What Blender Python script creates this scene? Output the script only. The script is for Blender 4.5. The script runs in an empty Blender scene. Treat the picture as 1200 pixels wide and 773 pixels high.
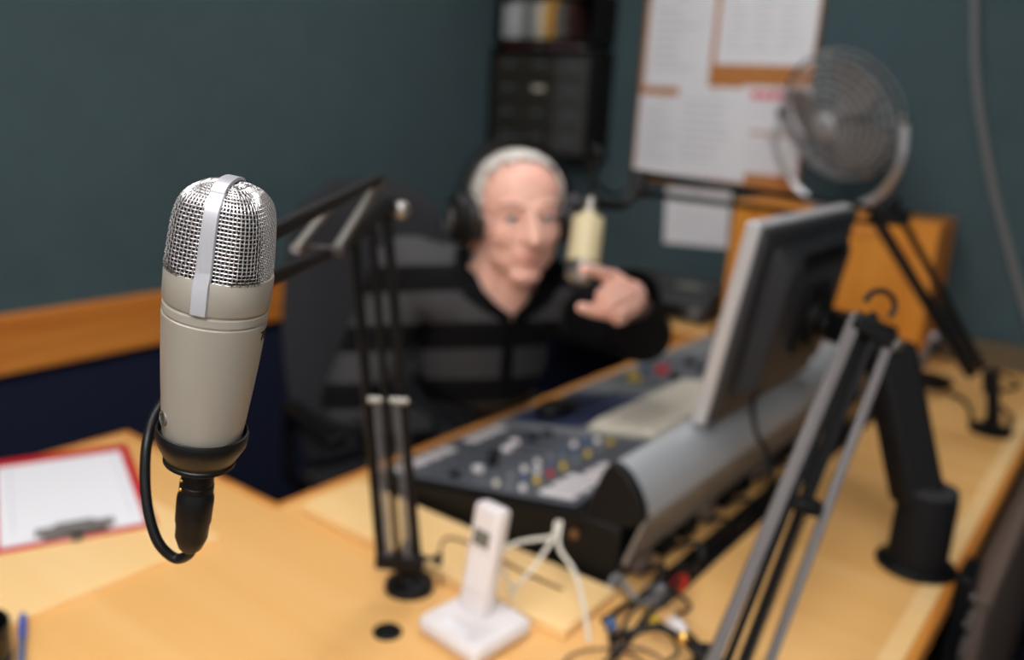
import bpy, math, random
import numpy as np
from mathutils import Vector, Matrix, Euler
from math import sin, cos, pi, radians as RAD
random.seed(7)
scene = bpy.context.scene
COL = scene.collection

# ------------------------------------------------------------------ camera
F_PX = 1024.43
RM = Matrix(((0.797, 0.198, -0.571), (0.602, -0.170, 0.780), (0.057, -0.965, -0.255)))
# orthonormalise
cx_ = RM.col[0].normalized(); cz_ = (RM.col[2] - cx_ * RM.col[2].dot(cx_)).normalized(); cy_ = cz_.cross(cx_)
RM = Matrix((cx_, cy_, cz_)).transposed()
CAM = Vector((0, 0, 1.40))


def P(u, v, d):
    """a point of the room seen at (u, v) of the photograph, d metres deep"""
    return CAM + RM @ Vector(((u - 600) / F_PX * d, (v - 386.5) / F_PX * d, d))


def PZ(u, v, z):
    r = RM @ Vector(((u - 600) / F_PX, (v - 386.5) / F_PX, 1)); return CAM + r * ((z - CAM.z) / r.z)


def PY(u, v, y):
    r = RM @ Vector(((u - 600) / F_PX, (v - 386.5) / F_PX, 1)); return CAM + r * (y / r.y)


cam = bpy.data.cameras.new('camera'); cam_o = bpy.data.objects.new('camera', cam); COL.objects.link(cam_o)
cam.sensor_width = 36; cam.lens = F_PX / 1200 * 36; cam.clip_start = 0.02
cam_o.matrix_world = Matrix.Translation(CAM) @ Matrix((RM.col[0], -RM.col[1], -RM.col[2])).transposed().to_4x4()
cam.dof.use_dof = True; cam.dof.focus_distance = 0.432; cam.dof.aperture_fstop = 3.8; cam.dof.aperture_blades = 0
scene.camera = cam_o


# ------------------------------------------------------------------ materials
def lin(c):
    return tuple((x / 255 / 12.92 if x / 255 <= .04045 else ((x / 255 + .055) / 1.055) ** 2.4) for x in c) + (1,)


def mat(name, rgb, rough=.5, metal=0., spec=.5, noise=0., nscale=30., bump=0., bscale=200., coat=0., trans=0., stretch=None, rgb2=None):
    m = bpy.data.materials.new(name); m.use_nodes = True
    nt = m.node_tree; b = nt.nodes['Principled BSDF']; L = nt.links
    c = lin(rgb)
    b.inputs['Base Color'].default_value = c; b.inputs['Roughness'].default_value = rough
    b.inputs['Metallic'].default_value = metal; b.inputs['Specular IOR Level'].default_value = spec
    b.inputs['Coat Weight'].default_value = coat; b.inputs['Transmission Weight'].default_value = trans
    if noise or bump:
        tc = nt.nodes.new('ShaderNodeTexCoord'); mp = nt.nodes.new('ShaderNodeMapping')
        L.new(tc.outputs['Object'], mp.inputs[0])
        if stretch: mp.inputs['Scale'].default_value = stretch
    if noise:
        n = nt.nodes.new('ShaderNodeTexNoise'); n.inputs['Scale'].default_value = nscale; n.inputs['Detail'].default_value = 5
        L.new(mp.outputs[0], n.inputs['Vector'])
        r = nt.nodes.new('ShaderNodeValToRGB'); L.new(n.outputs['Fac'], r.inputs[0])
        c2 = lin(rgb2) if rgb2 else tuple(x * (1 - noise) for x in c[:3]) + (1,)
        r.color_ramp.elements[0].color = c2; r.color_ramp.elements[0].position = .3
        r.color_ramp.elements[1].color = c; r.color_ramp.elements[1].position = .7
        L.new(r.outputs[0], b.inputs['Base Color'])
    if bump:
        n2 = nt.nodes.new('ShaderNodeTexNoise'); n2.inputs['Scale'].default_value = bscale; n2.inputs['Detail'].default_value = 3
        L.new(mp.outputs[0], n2.inputs['Vector'])
        bp = nt.nodes.new('ShaderNodeBump'); bp.inputs['Strength'].default_value = bump; bp.inputs['Distance'].default_value = .002
        L.new(n2.outputs['Fac'], bp.inputs['Height']); L.new(bp.outputs[0], b.inputs['Normal'])
    return m


def emis(name, rgb, s):
    m = bpy.data.materials.new(name); m.use_nodes = True; nt = m.node_tree; nt.nodes.clear()
    e = nt.nodes.new('ShaderNodeEmission'); o = nt.nodes.new('ShaderNodeOutputMaterial')
    e.inputs[0].default_value = lin(rgb); e.inputs[1].default_value = s; nt.links.new(e.outputs[0], o.inputs[0]); return m


def wall_mat():
    """teal fabric above the rail, navy carpet below it: a two-tone covering"""
    m = mat('wall_covering', (70, 88, 93), .9, noise=.12, nscale=9, bump=.25, bscale=350, spec=.2)
    nt = m.node_tree; b = nt.nodes['Principled BSDF']; L = nt.links
    up = b.inputs['Base Color'].links[0].from_socket
    g = nt.nodes.new('ShaderNodeNewGeometry'); sx = nt.nodes.new('ShaderNodeSeparateXYZ'); L.new(g.outputs['Position'], sx.inputs[0])
    gt = nt.nodes.new('ShaderNodeMath'); gt.operation = 'GREATER_THAN'; L.new(sx.outputs['Z'], gt.inputs[0]); gt.inputs[1].default_value = .775
    mx = nt.nodes.new('ShaderNodeMix'); mx.data_type = 'RGBA'; L.new(gt.outputs[0], mx.inputs['Factor'])
    mx.inputs['A'].default_value = lin((25, 30, 52)); L.new(up, mx.inputs['B']); L.new(mx.outputs['Result'], b.inputs['Base Color'])
    return m


def wood_mat(name, c1, c2, axis='Y', scale=1., rough=.42, knots=False, spec=.4):
    m = bpy.data.materials.new(name); m.use_nodes = True; nt = m.node_tree; b = nt.nodes['Principled BSDF']; L = nt.links
    tc = nt.nodes.new('ShaderNodeTexCoord'); mp = nt.nodes.new('ShaderNodeMapping'); L.new(tc.outputs['Object'], mp.inputs[0])
    s = [22 * scale] * 3; s['XYZ'.index(axis)] = 1.6 * scale; mp.inputs['Scale'].default_value = s
    n = nt.nodes.new('ShaderNodeTexNoise'); n.inputs['Scale'].default_value = 1.0; n.inputs['Detail'].default_value = 7; n.inputs['Distortion'].default_value = .6
    L.new(mp.outputs[0], n.inputs['Vector'])
    r = nt.nodes.new('ShaderNodeValToRGB'); L.new(n.outputs['Fac'], r.inputs[0])
    r.color_ramp.elements[0].color = lin(c2); r.color_ramp.elements[0].position = .32
    r.color_ramp.elements[1].color = lin(c1); r.color_ramp.elements[1].position = .68
    out = r.outputs[0]
    if knots:
        v = nt.nodes.new('ShaderNodeTexVoronoi'); v.inputs['Scale'].default_value = 1.0
        mp2 = nt.nodes.new('ShaderNodeMapping'); s2 = [9.0] * 3; s2['XYZ'.index(axis)] = 3.0; mp2.inputs['Scale'].default_value = s2
        L.new(tc.outputs['Object'], mp2.inputs[0]); L.new(mp2.outputs[0], v.inputs['Vector'])
        kr = nt.nodes.new('ShaderNodeValToRGB'); L.new(v.outputs['Distance'], kr.inputs[0])
        kr.color_ramp.elements[0].position = .06; kr.color_ramp.elements[0].color = (1, 1, 1, 1)
        kr.color_ramp.elements[1].position = .17; kr.color_ramp.elements[1].color = (0, 0, 0, 1)
        mx = nt.nodes.new('ShaderNodeMix'); mx.data_type = 'RGBA'; L.new(kr.outputs[0], mx.inputs['Factor'])
        L.new(out, mx.inputs['A']); mx.inputs['B'].default_value = lin((110, 48, 14)); out = mx.outputs['Result']
    L.new(out, b.inputs['Base Color']); b.inputs['Roughness'].default_value = rough; b.inputs['Specular IOR Level'].default_value = spec
    return m


def stripe_mat():
    """knitted jumper: black and charcoal bands across the torso"""
    m = mat('jumper_knit', (60, 60, 62), .95, spec=.15, bump=.4, bscale=500)
    nt = m.node_tree; b = nt.nodes['Principled BSDF']; L = nt.links
    at = nt.nodes.new('ShaderNodeAttribute'); at.attribute_name = 'band'
    mu = nt.nodes.new('ShaderNodeMath'); mu.operation = 'DIVIDE'; L.new(at.outputs['Fac'], mu.inputs[0]); mu.inputs[1].default_value = .112
    fr = nt.nodes.new('ShaderNodeMath'); fr.operation = 'FRACT'; L.new(mu.outputs[0], fr.inputs[0])
    r = nt.nodes.new('ShaderNodeValToRGB'); r.color_ramp.interpolation = 'CONSTANT'; L.new(fr.outputs[0], r.inputs[0])
    r.color_ramp.elements[0].color = lin((70, 70, 72)); r.color_ramp.elements[0].position = 0
    r.color_ramp.elements[1].color = lin((17, 17, 19)); r.color_ramp.elements[1].position = .54
    L.new(r.outputs[0], b.inputs['Base Color']); return m


M_WALL = wall_mat()
M_BACKWALL = M_WALL
M_PAINT = mat('white_wall_paint', (226, 226, 224), .85, noise=.04, nscale=30)  # unseen right and front walls, made white to bounce fill light
M_FLOOR = mat('navy_carpet', (24, 27, 42), .95, noise=.35, nscale=120, bump=.6, bscale=500, spec=.1)
M_CEIL = mat('white_ceiling', (215, 213, 205), .9, noise=.05, nscale=40)
M_PINE = wood_mat('pine_rail', (216, 138, 58), (186, 104, 34), 'Y', 1, .5, knots=True)
M_PINEX = wood_mat('pine_rail_cross', (216, 138, 58), (186, 104, 34), 'X', 1, .5, knots=True)
M_DESK = wood_mat('beech_laminate', (232, 184, 118), (222, 168, 98), 'X', .55, .42)
M_DESKP = wood_mat('pale_beech', (244, 208, 150), (238, 196, 132), 'X', .6, .4)
M_LIP = wood_mat('beech_lipping', (216, 146, 66), (196, 122, 46), 'Y', .8, .45)
M_BOX = wood_mat('varnished_ply', (222, 148, 56), (200, 122, 38), 'Z', .8, .4)
M_CORK = mat('cork_frame', (196, 128, 66), .8, noise=.2, nscale=60)
M_PAPER = mat('white_paper', (232, 232, 236), .8)
M_INK = mat('grey_ink', (188, 188, 194), .8)
M_RED_INK = mat('red_ink', (224, 60, 84), .7)
M_BLACK = mat('black_satin', (13, 13, 14), .45, spec=.22)
M_BLACKMATT = mat('black_matt', (16, 16, 17), .7, spec=.2)
M_BLACKGLOSS = mat('black_gloss', (10, 10, 11), .22)
M_RUBBER = mat('black_rubber', (13, 13, 14), .4, spec=.28)
M_DARKGREY = mat('dark_grey_plastic', (44, 45, 48), .5, bump=.1, bscale=900)
M_CONS = mat('console_charcoal', (80, 84, 91), .5)
M_CONS2 = mat('console_grey', (120, 124, 126), .5)
M_ALU = mat('brushed_aluminium', (168, 172, 176), .45, .25, noise=.1, nscale=60, stretch=(60, 1, 60))
M_STEEL = mat('dull_steel', (150, 148, 142), .35, .9)
M_ARMGREY = mat('arm_grey_metal', (112, 108, 108), .4, .4)
M_CHROME = mat('chrome', (225, 225, 228), .12, 1.)
M_FANWIRE = mat('fan_wire', (200, 200, 202), .3, .5)
M_BLADE = mat('fan_blade_grey', (136, 132, 128), .35, .4)
M_SILVER = mat('silver_plastic', (192, 192, 194), .35, .35)
M_MICBODY = mat('champagne_lacquer', (160, 154, 142), .36, .25, coat=.1, noise=.03, nscale=800)
M_STRAP = mat('satin_nickel', (186, 186, 192), .36, .5, noise=.08, nscale=40, stretch=(60, 60, 1))
M_WIRE = mat('nickel_wire', (214, 212, 212), .22, 1.)
M_FOAM = mat('dark_foam', (10, 10, 12), .95)
M_CREAM = mat('cream_lacquer', (206, 193, 154), .4)
M_WHITEPL = mat('white_plastic', (226, 220, 220), .35)
M_BEIGE = mat('beige_plastic', (206, 200, 184), .5)
M_LCD = mat('lcd_grey', (110, 112, 104), .25)
M_RED = mat('red_board', (196, 22, 34), .4)
M_REDPL = mat('red_plastic', (196, 30, 36), .4)
M_YEL = mat('yellow_plastic', (214, 180, 50), .4)
M_BLUE = mat('blue_plastic', (50, 96, 190), .35)
M_BLUEDK = mat('steel_blue_plastic', (64, 92, 130), .45)
M_NAVY = mat('navy_mat', (28, 40, 72), .7)
M_CLIP = mat('dark_bronze_metal', (62, 50, 42), .4, .3)
M_GOLD = mat('brass', (230, 190, 110), .25, 1.)
M_WHITECABLE = mat('white_cable', (222, 218, 204), .45)
M_GREYCABLE = mat('grey_cable', (112, 114, 114), .55)
M_BROWNCABLE = mat('brown_cable', (112, 76, 44), .5)
M_CHAIR = mat('black_chair_fabric', (44, 44, 47), .85, bump=.3, bscale=400, spec=.2)
M_LEATHER = mat('black_leather', (20, 20, 21), .45, bump=.2, bscale=150)
M_TAUPE = mat('taupe_laminate', (104, 88, 78), .55, noise=.1, nscale=40)
M_JUMPER = stripe_mat()
M_COLLAR = mat('black_knit', (16, 16, 18), .9, spec=.15)
M_TROUSER = mat('dark_trousers', (26, 28, 34), .9)
M_HAIR = mat('white_hair', (214, 208, 200), .6, noise=.25, nscale=60, bump=.6, bscale=260)
M_BROW = mat('grey_brown_brow', (158, 128, 108), .8)
M_EYE = mat('eye_white', (196, 188, 184), .3)
M_IRIS = mat('blue_grey_iris', (66, 82, 100), .3)
M_LIPS = mat('lip_skin', (208, 142, 130), .5)


def skin_mat():
    m = mat('fair_skin', (236, 192, 174), .48, noise=1, nscale=9, rgb2=(228, 170, 152), bump=.1, bscale=300, spec=.35)
    b = m.node_tree.nodes['Principled BSDF']
    b.inputs['Subsurface Weight'].default_value = .12; b.inputs['Subsurface Radius'].default_value = (.012, .005, .003)
    return m


M_SKIN = skin_mat()


# ------------------------------------------------------------------ mesh builder
class MB:
    def __init__(s): s.v = []; s.f = []; s.T = Matrix.Identity(4)

    def add(s, vs, fs):
        o = len(s.v); s.v += [tuple(s.T @ Vector(v)) for v in vs]; s.f += [tuple(i + o for i in f) for f in fs]; return s

    def box(s, c, d, R=None):
        c = Vector(c); h = Vector(d) / 2; vs = []
        for z in (-1, 1):
            for x, y in ((-1, -1), (1, -1), (1, 1), (-1, 1)):
                p = Vector((x * h.x, y * h.y, z * h.z)); vs.append(c + (R @ p if R else p))
        return s.add(vs, [(3, 2, 1, 0), (4, 5, 6, 7), (0, 1, 5, 4), (1, 2, 6, 5), (2, 3, 7, 6), (3, 0, 4, 7)])

    def prism(s, poly, a, b):
        """poly: 3-D points of one cap; the other cap is offset by b - a"""
        n = len(poly); d = Vector(b) - Vector(a); vs = [Vector(p) for p in poly] + [Vector(p) + d for p in poly]
        return s.add(vs, [tuple(range(n))[::-1], tuple(range(n, 2 * n))] + [(i, (i + 1) % n, n + (i + 1) % n, n + i) for i in range(n)])

    def lathe(s, prof, n=32, c=(0, 0, 0), X=None, Z=None, cap=True):
        """prof: (radius, height); axis Z"""
        c = Vector(c); Z = Vector(Z or (0, 0, 1)).normalized()
        X = Vector(X) if X else (Vector((1, 0, 0)) if abs(Z.x) < .9 else Vector((0, 1, 0)))
        X = (X - Z * X.dot(Z)).normalized(); Y = Z.cross(X); vs = []; fs = []
        for r, h in prof:
            for k in range(n):
                a = 2 * pi * k / n; vs.append(c + Z * h + (X * cos(a) + Y * sin(a)) * r)
        for j in range(len(prof) - 1):
            for k in range(n):
                k2 = (k + 1) % n; fs.append((j * n + k, j * n + k2, (j + 1) * n + k2, (j + 1) * n + k))
        if cap:
            fs.append(tuple(range(n))[::-1]); m = (len(prof) - 1) * n; fs.append(tuple(range(m, m + n)))
        return s.add(vs, fs)

    def tube(s, pts, r, n=8, closed=False, flat=None):
        pts = [Vector(p) for p in pts]; N = len(pts); vs = []; fs = []; up = None
        rr = r if isinstance(r, (list, tuple)) else [r] * N
        for i, p in enumerate(pts):
            if closed: t = pts[(i + 1) % N] - pts[i - 1]
            else: t = pts[min(i + 1, N - 1)] - pts[max(i - 1, 0)]
            t.normalize()
            if up is None: up = Vector((0, 0, 1)) if abs(t.z) < .9 else Vector((1, 0, 0))
            a = t.cross(up)
            if a.length < 1e-6: a = t.orthogonal()
            a.normalize(); b = a.cross(t).normalized(); up = b
            for k in range(n):
                q = 2 * pi * (k + .5) / n; vs.append(p + (a * cos(q) + b * sin(q) * (flat or 1)) * rr[i])
        for i in range(N if closed else N - 1):
            j = (i + 1) % N
            for k in range(n):
                k2 = (k + 1) % n; fs.append((i * n + k, i * n + k2, j * n + k2, j * n + k))
        if not closed: fs += [tuple(range(n))[::-1], tuple(range((N - 1) * n, N * n))]
        return s.add(vs, fs)

    def bar(s, a, b, w, h, up=(0, 0, 1)):
        a, b = Vector(a), Vector(b); t = (b - a).normalized(); x = t.cross(Vector(up))
        if x.length < 1e-4: x = t.orthogonal()
        x.normalize(); y = x.cross(t); vs = []
        for p in (a, b):
            for i, j in ((-1, -1), (1, -1), (1, 1), (-1, 1)): vs.append(p + x * i * w / 2 + y * j * h / 2)
        return s.add(vs, [(0, 1, 2, 3), (7, 6, 5, 4), (0, 4, 5, 1), (1, 5, 6, 2), (2, 6, 7, 3), (3, 7, 4, 0)])

    def ell(s, c, r, R=None, nu=20, nv=12):
        c = Vector(c); r = (r, r, r) if isinstance(r, (int, float)) else r; vs = []; fs = []
        f = lambda p: c + (R @ Vector(p) if R else Vector(p))
        vs.append(f((0, 0, -r[2])))
        for j in range(1, nv):
            t = -pi / 2 + pi * j / nv
            for k in range(nu):
                a = 2 * pi * k / nu; vs.append(f((r[0] * cos(t) * cos(a), r[1] * cos(t) * sin(a), r[2] * sin(t))))
        vs.append(f((0, 0, r[2]))); top = len(vs) - 1
        for k in range(nu):
            k2 = (k + 1) % nu; fs.append((0, 1 + k2, 1 + k)); fs.append((top, 1 + (nv - 2) * nu + k, 1 + (nv - 2) * nu + k2))
            for j in range(nv - 2): fs.append((1 + j * nu + k, 1 + j * nu + k2, 1 + (j + 1) * nu + k2, 1 + (j + 1) * nu + k))
        return s.add(vs, fs)

    def cap(s, a, b, ra, rb=None, n=14):
        """a tapered capsule"""
        rb = ra if rb is None else rb; a, b = Vector(a), Vector(b); t = b - a; L = t.length; t.normalize()
        prof = [(max(ra * cos(q), 1e-4), ra * sin(q)) for q in (-pi / 2, -1.2, -.8, -.4, 0)] + [(max(rb * cos(q), 1e-4), L + rb * sin(q)) for q in (0, .4, .8, 1.2, pi / 2)]
        return s.lathe(prof, n, a, None, t)

    def build(s, name, m, parent=None, smooth=True, bevel=0., seg=2, angle=35, sub=0):
        off = Vector((0, 0, 0)); p = parent
        while p: off += p.location; p = p.parent
        loc = Vector((0, 0, 0))
        if parent is None:
            A = np.array(s.v); mn, mx = A.min(0), A.max(0); loc = Vector(((mn[0] + mx[0]) / 2, (mn[1] + mx[1]) / 2, mn[2])); off = loc
        me = bpy.data.meshes.new(name); me.from_pydata([tuple(Vector(v) - off) for v in s.v], [], s.f); me.materials.append(m)
        import bmesh
        bm = bmesh.new(); bm.from_mesh(me); bmesh.ops.recalc_face_normals(bm, faces=bm.faces); bm.to_mesh(me); bm.free()
        o = bpy.data.objects.new(name, me); COL.objects.link(o); o.location = loc
        if parent: o.parent = parent
        if bevel:
            b = o.modifiers.new('bevel', 'BEVEL'); b.width = bevel; b.segments = seg; b.limit_method = 'ANGLE'; b.angle_limit = RAD(40)
        if sub:
            q = o.modifiers.new('sub', 'SUBSURF'); q.levels = sub; q.render_levels = sub
        if smooth:
            for f in me.polygons: f.use_smooth = True
            try: me.set_sharp_from_angle(angle=RAD(angle))
            except Exception: pass
        return o


def thing(name, loc, label, cat, group=None):
    o = bpy.data.objects.new(name, None); COL.objects.link(o); o.location = loc; o.empty_display_size = .05
    return tag(o, label, cat, group)


def tag(o, label, cat, group=None, kind=None):
    o['label'] = label; o['category'] = cat
    if group: o['group'] = group
    if kind: o['kind'] = kind
    return o


def struct(o, label=None):
    o['kind'] = 'structure'
    if label: o['label'] = label
    return o


def spline(pts, n=8):
    """Catmull-Rom through the points"""
    p = [Vector(x) for x in pts]; p = [p[0] * 2 - p[1]] + p + [p[-1] * 2 - p[-2]]; out = []
    for i in range(1, len(p) - 2):
        for k in range(n):
            t = k / n
            out.append(.5 * ((2 * p[i]) + (p[i + 1] - p[i - 1]) * t + (2 * p[i - 1] - 5 * p[i] + 4 * p[i + 1] - p[i + 2]) * t * t + (-p[i - 1] + 3 * p[i] - 3 * p[i + 1] + p[i + 2]) * t ** 3))
    out.append(p[-2]); return out


def RZ(a): return Matrix.Rotation(a, 3, 'Z')


def copy_tree(o, loc, label, group=None):
    c = o.copy(); COL.objects.link(c); c.location = loc; c['label'] = label
    for ch in list(o.children):
        d = ch.copy(); COL.objects.link(d); d.parent = c
    return c


# ================================================================== ROOM
XL, XR, YB, YF, ZC = -2.12, 1.7, 2.78, -2.0, 2.5
struct(MB().box(((XL + XR) / 2, (YB + YF) / 2, -.05), (XR - XL + .4, YB - YF + .4, .1)).build('floor', M_FLOOR))
struct(MB().box(((XL + XR) / 2, (YB + YF) / 2, ZC + .05), (XR - XL + .4, YB - YF + .4, .1)).build('ceiling', M_CEIL))
struct(MB().box((XL - .05, (YB + YF) / 2, ZC / 2), (.1, YB - YF, ZC)).build('wall_left', M_WALL))
struct(MB().box((XR + .05, (YB + YF) / 2, ZC / 2), (.1, YB - YF, ZC)).build('wall_right', M_PAINT))
struct(MB().box(((XL + XR) / 2, YB + .05, ZC / 2), (XR - XL + .2, .1, ZC)).build('wall_back', M_WALL))
struct(MB().box(((XL + XR) / 2, YF - .05, ZC / 2), (XR - XL + .2, .1, ZC)).build('wall_front', M_PAINT))
struct(MB().box((XL + .012, (YB + YF) / 2, .777), (.024, YB - YF, .143)).build('trim_1', M_PINE, bevel=.005), 'orange pine dado rail along the left wall')

# ceiling panels added to light the room; no such lamps are in view
def added_ceiling_light(x, y, sx, sy, label, power):
    t = thing('added_ceiling_light', (x, y, ZC - .06), label, 'light', 'added ceiling panels')
    f = MB()
    for a, b, c, d in ((x - sx / 2 - .02, y, .04, sy + .08), (x + sx / 2 + .02, y, .04, sy + .08), (x, y - sy / 2 - .02, sx, .04), (x, y + sy / 2 + .02, sx, .04)):
        f.box((a, b, ZC - .03), (c, d, .06))
    f.build('frame', M_WHITEPL, t)
    MB().box((x, y, ZC - .035), (sx, sy, .02)).build('diffuser', emis('added_lamp_glow', (252, 250, 250), power), t)


added_ceiling_light(-.75, .15, .6, 1.2, 'added unseen white ceiling light panel over the near end of the desk', 10)
added_ceiling_light(-1.0, 1.75, .6, .6, 'added unseen white ceiling light panel over the mixing console', 15)
added_ceiling_light(.45, -.75, 1.2, 1.2, 'large added unseen white ceiling light panel behind the photographer', 18)

# ================================================================== DESK
DZ = .75
desk = thing('desk', (-.6, .8, 0), 'L-shaped pale beech studio desk with orange wooden edging', 'desk')
poly = [(-1.48, -.15), (-.152, -.15), (-.152, 2.72), (-1.70, 2.72), (-1.70, 2.36), (-1.035, 2.36), (-1.035, .81), (-1.48, .81)]
MB().prism([(x, y, DZ - .03) for x, y in poly], (0, 0, 0), (0, 0, .03)).build('desktop', M_DESK, desk)
e = MB()
e.box((-.146, 1.285, DZ - .0175), (.012, 2.87, .037)); e.build('edge_strip', M_LIP, desk, bevel=.002)
MB().box((-.166, 1.285, DZ + .0005), (.026, 2.87, .001)).build('edge_inlay', M_DESKP, desk)
MB().box((-1.3675, 2.354, DZ - .045), (.665, .012, .093)).build('edge_strip', M_LIP, desk, bevel=.002)
MB().box((-1.041, 1.579, DZ - .0165), (.012, 1.538, .037)).build('edge_strip', M_LIP, desk, bevel=.002)
MB().box((-1.2635, .816, DZ - .0165), (.433, .012, .037)).build('edge_strip', M_LIP, desk, bevel=.002)
MB().box((-1.486, .336, DZ - .0165), (.012, .972, .037)).build('edge_strip', M_LIP, desk, bevel=.002)
for x, y in ((-1.42, -.08), (-.21, -.08), (-.21, 2.64), (-.97, 2.64), (-1.42, .74), (-.21, 1.0)):
    MB().box((x, y, .36), (.05, .05, .72)).build('leg', M_BLACK, desk, bevel=.004)
# cable slot behind the console: a black frame lying in the top
MB().box((-.456, 1.55, DZ + .001), (.044, 1.15, .002)).build('cable_slot', M_BLACKMATT, desk)

tag(MB().box((-1.22, .435, DZ + .004), (.42, .51, .008)).build('wooden_board', M_DESKP, bevel=.0015), 'pale thin board under the red clipboard on the desk', 'board')
tag(MB().box((-.745, .888, DZ + .008), (.50, .125, .016)).build('wooden_board', M_DESKP, bevel=.002), 'pale thin board lying in front of the mixing console', 'board')

# ================================================================== FOREGROUND MICROPHONE
Bm = P(237, 510, .458); Rg = P(258, 314, .428)
AX = (Rg - Bm).normalized(); LEN = (Rg - Bm).length
vw = (Bm - CAM).normalized(); e1 = (-vw - AX * (-vw).dot(AX)).normalized(); e2 = AX.cross(e1)
if e2.dot(RM.col[0]) < 0: e2 = -e2
S1 = (e1 * cos(RAD(17)) - e2 * sin(RAD(17))).normalized()      # towards the strap
S2 = AX.cross(S1)
mic = thing('studio_microphone', Bm - AX * .02, 'champagne silver studio microphone with wire grille, sharp in the foreground', 'microphone')
def mp(a, h, r): return Bm + AX * h + (S1 * cos(a) + S2 * sin(a)) * r
RB = .0268
KM = .948
b = MB().lathe([(0.00047, -.006), (0.01849, -.006), (0.01924, -.004), (0.02105, .012), (0.02275, .030), (0.02417, .048), (0.02503, .062), (0.02541, .0688), (0.02480, .0693), (0.02480, .0700), (0.02541, .0705), (0.02541, .0742), (0.0245, .0748), (0.0245, .0765), (.0005, .0766)], 96, Bm, S1, AX)
b.build('body', M_MICBODY, mic, angle=50)
rt = LEN
r_ = MB().lathe([(0.02275, .0762), (0.02541, .0762), (0.02588, .0775), (0.02598, rt - .001), (0.02560, rt), (0.02446, rt), (0.02427, rt - .001), (0.02408, rt - .006), (0.02275, rt - .0065)], 96, Bm, S1, AX)
r_.build('collar_ring', M_MICBODY, mic, angle=40)
# head shape
HA, HH = .0236, .0470
def head(a, t):
    n = 3.8; c_, s_ = cos(a), sin(a); q = (abs(c_) ** n + abs(s_) ** n) ** (-1 / n)
    r = min(HA * q, .0247 + .016 * t)
    k = (1 - min(t, 1) ** 8.) ** (1 / 2.3)
    return r * (1 - .12 * t) * k
def hp(a, t, o=0.): return mp(a, rt - .004 + t * HH, 0) + (S1 * cos(a) + S2 * sin(a)) * (head(a, t) + o * max(.0, 1 - t ** 8)) + AX * (o * t ** 6)
# rings at equal arc length
ts = [0]; acc = 0; fine = [i / 1500 for i in range(1500)]
prev = Vector((head(.3, 0), 0)); L_ = []
for t in fine:
    q = Vector((head(.3, t), t * HH)); acc += (q - prev).length; prev = q; L_.append(acc)
PITCH = .00190; NR = int(L_[-1] / PITCH); ring_t = []
j = 0
for i in range(NR):
    while j < len(L_) - 1 and L_[j] < i * PITCH: j += 1
    ring_t.append(fine[j])
NW = 84; W = .00032; AMP = .00032
g = MB()
for i in range(NW):
    a = 2 * pi * i / NW
    stop = NR
    for lim, k in ((.58, 2), (.30, 4), (.15, 12)):
        if i % k: 
            stop = next((q for q in range(NR) if head(.3, ring_t[q]) < lim * HA and ring_t[q] > .5), NR); break
    pts = [hp(a, ring_t[q], AMP * (1 if (i + q) % 2 else -1)) for q in range(stop)]
    g.tube(pts, W, 6)
for q in range(NR):
    pts = [hp(2 * pi * i / NW, ring_t[q], AMP * (-1 if (i + q) % 2 else 1)) for i in range(NW)]
    g.tube(pts, W, 6, closed=True)
g.build('grille', M_WIRE, mic, angle=80)
fm = MB(); vs = []; 
for q in range(24):
    t = min(q / 23, .999)
    vs += [mp(2 * pi * k / 48, rt - .004 + t * HH * .93, 0) + (S1 * cos(2 * pi * k / 48) + S2 * sin(2 * pi * k / 48)) * head(2 * pi * k / 48, t) * .93 for k in range(48)]
fm.add(vs, [(q * 48 + k, q * 48 + (k + 1) % 48, (q + 1) * 48 + (k + 1) % 48, (q + 1) * 48 + k) for q in range(23) for k in range(48)])
fm.build('inner_foam', M_FOAM, mic)
# strap over the head
sp = []; nrm = []
tl = [i / 30 * .93 for i in range(31)]
side = [(head(0, t) + .0006, rt - .004 + t * HH) for t in tl]
side = [(.0258, .0765)] + [(.0258, rt - .002)] + [(x, y) for x, y in side if y > rt + .003]
# round over the top
xe, ye = side[-1]; top = rt - .004 + HH + .0012
arc = [(xe * cos(u), ye + (top - ye) * sin(u)) for u in [i / 8 * pi / 2 for i in range(1, 8)]]
half = side + arc; path = half + [(0, top)] + [(-x, y) for x, y in half[::-1]]
vs = []; fs = []; hw = .0041; th = .0013
for i, (x, y) in enumerate(path):
    x0, y0 = path[max(i - 1, 0)]; x1, y1 = path[min(i + 1, len(path) - 1)]
    tx, ty = x1 - x0, y1 - y0; l = math.hypot(tx, ty); nx, ny = ty / l, -tx / l
    w = hw * (1 - .10 * min(max((y - .09) / .04, 0), 1))
    for o, ww in ((0, -w), (th, -w * .86), (th, w * .86), (0, w)):
        vs.append(Bm + S1 * (x + nx * o) + AX * (y + ny * o) + S2 * ww)
n = len(path)
for i in range(n - 1):
    for k in range(4): fs.append((i * 4 + k, i * 4 + (k + 1) % 4, (i + 1) * 4 + (k + 1) % 4, (i + 1) * 4 + k))
fs += [(0, 1, 2, 3), (n * 4 - 1, n * 4 - 2, n * 4 - 3, n * 4 - 4)]
MB().add(vs, fs).build('strap', M_STRAP, mic, angle=30)
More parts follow.
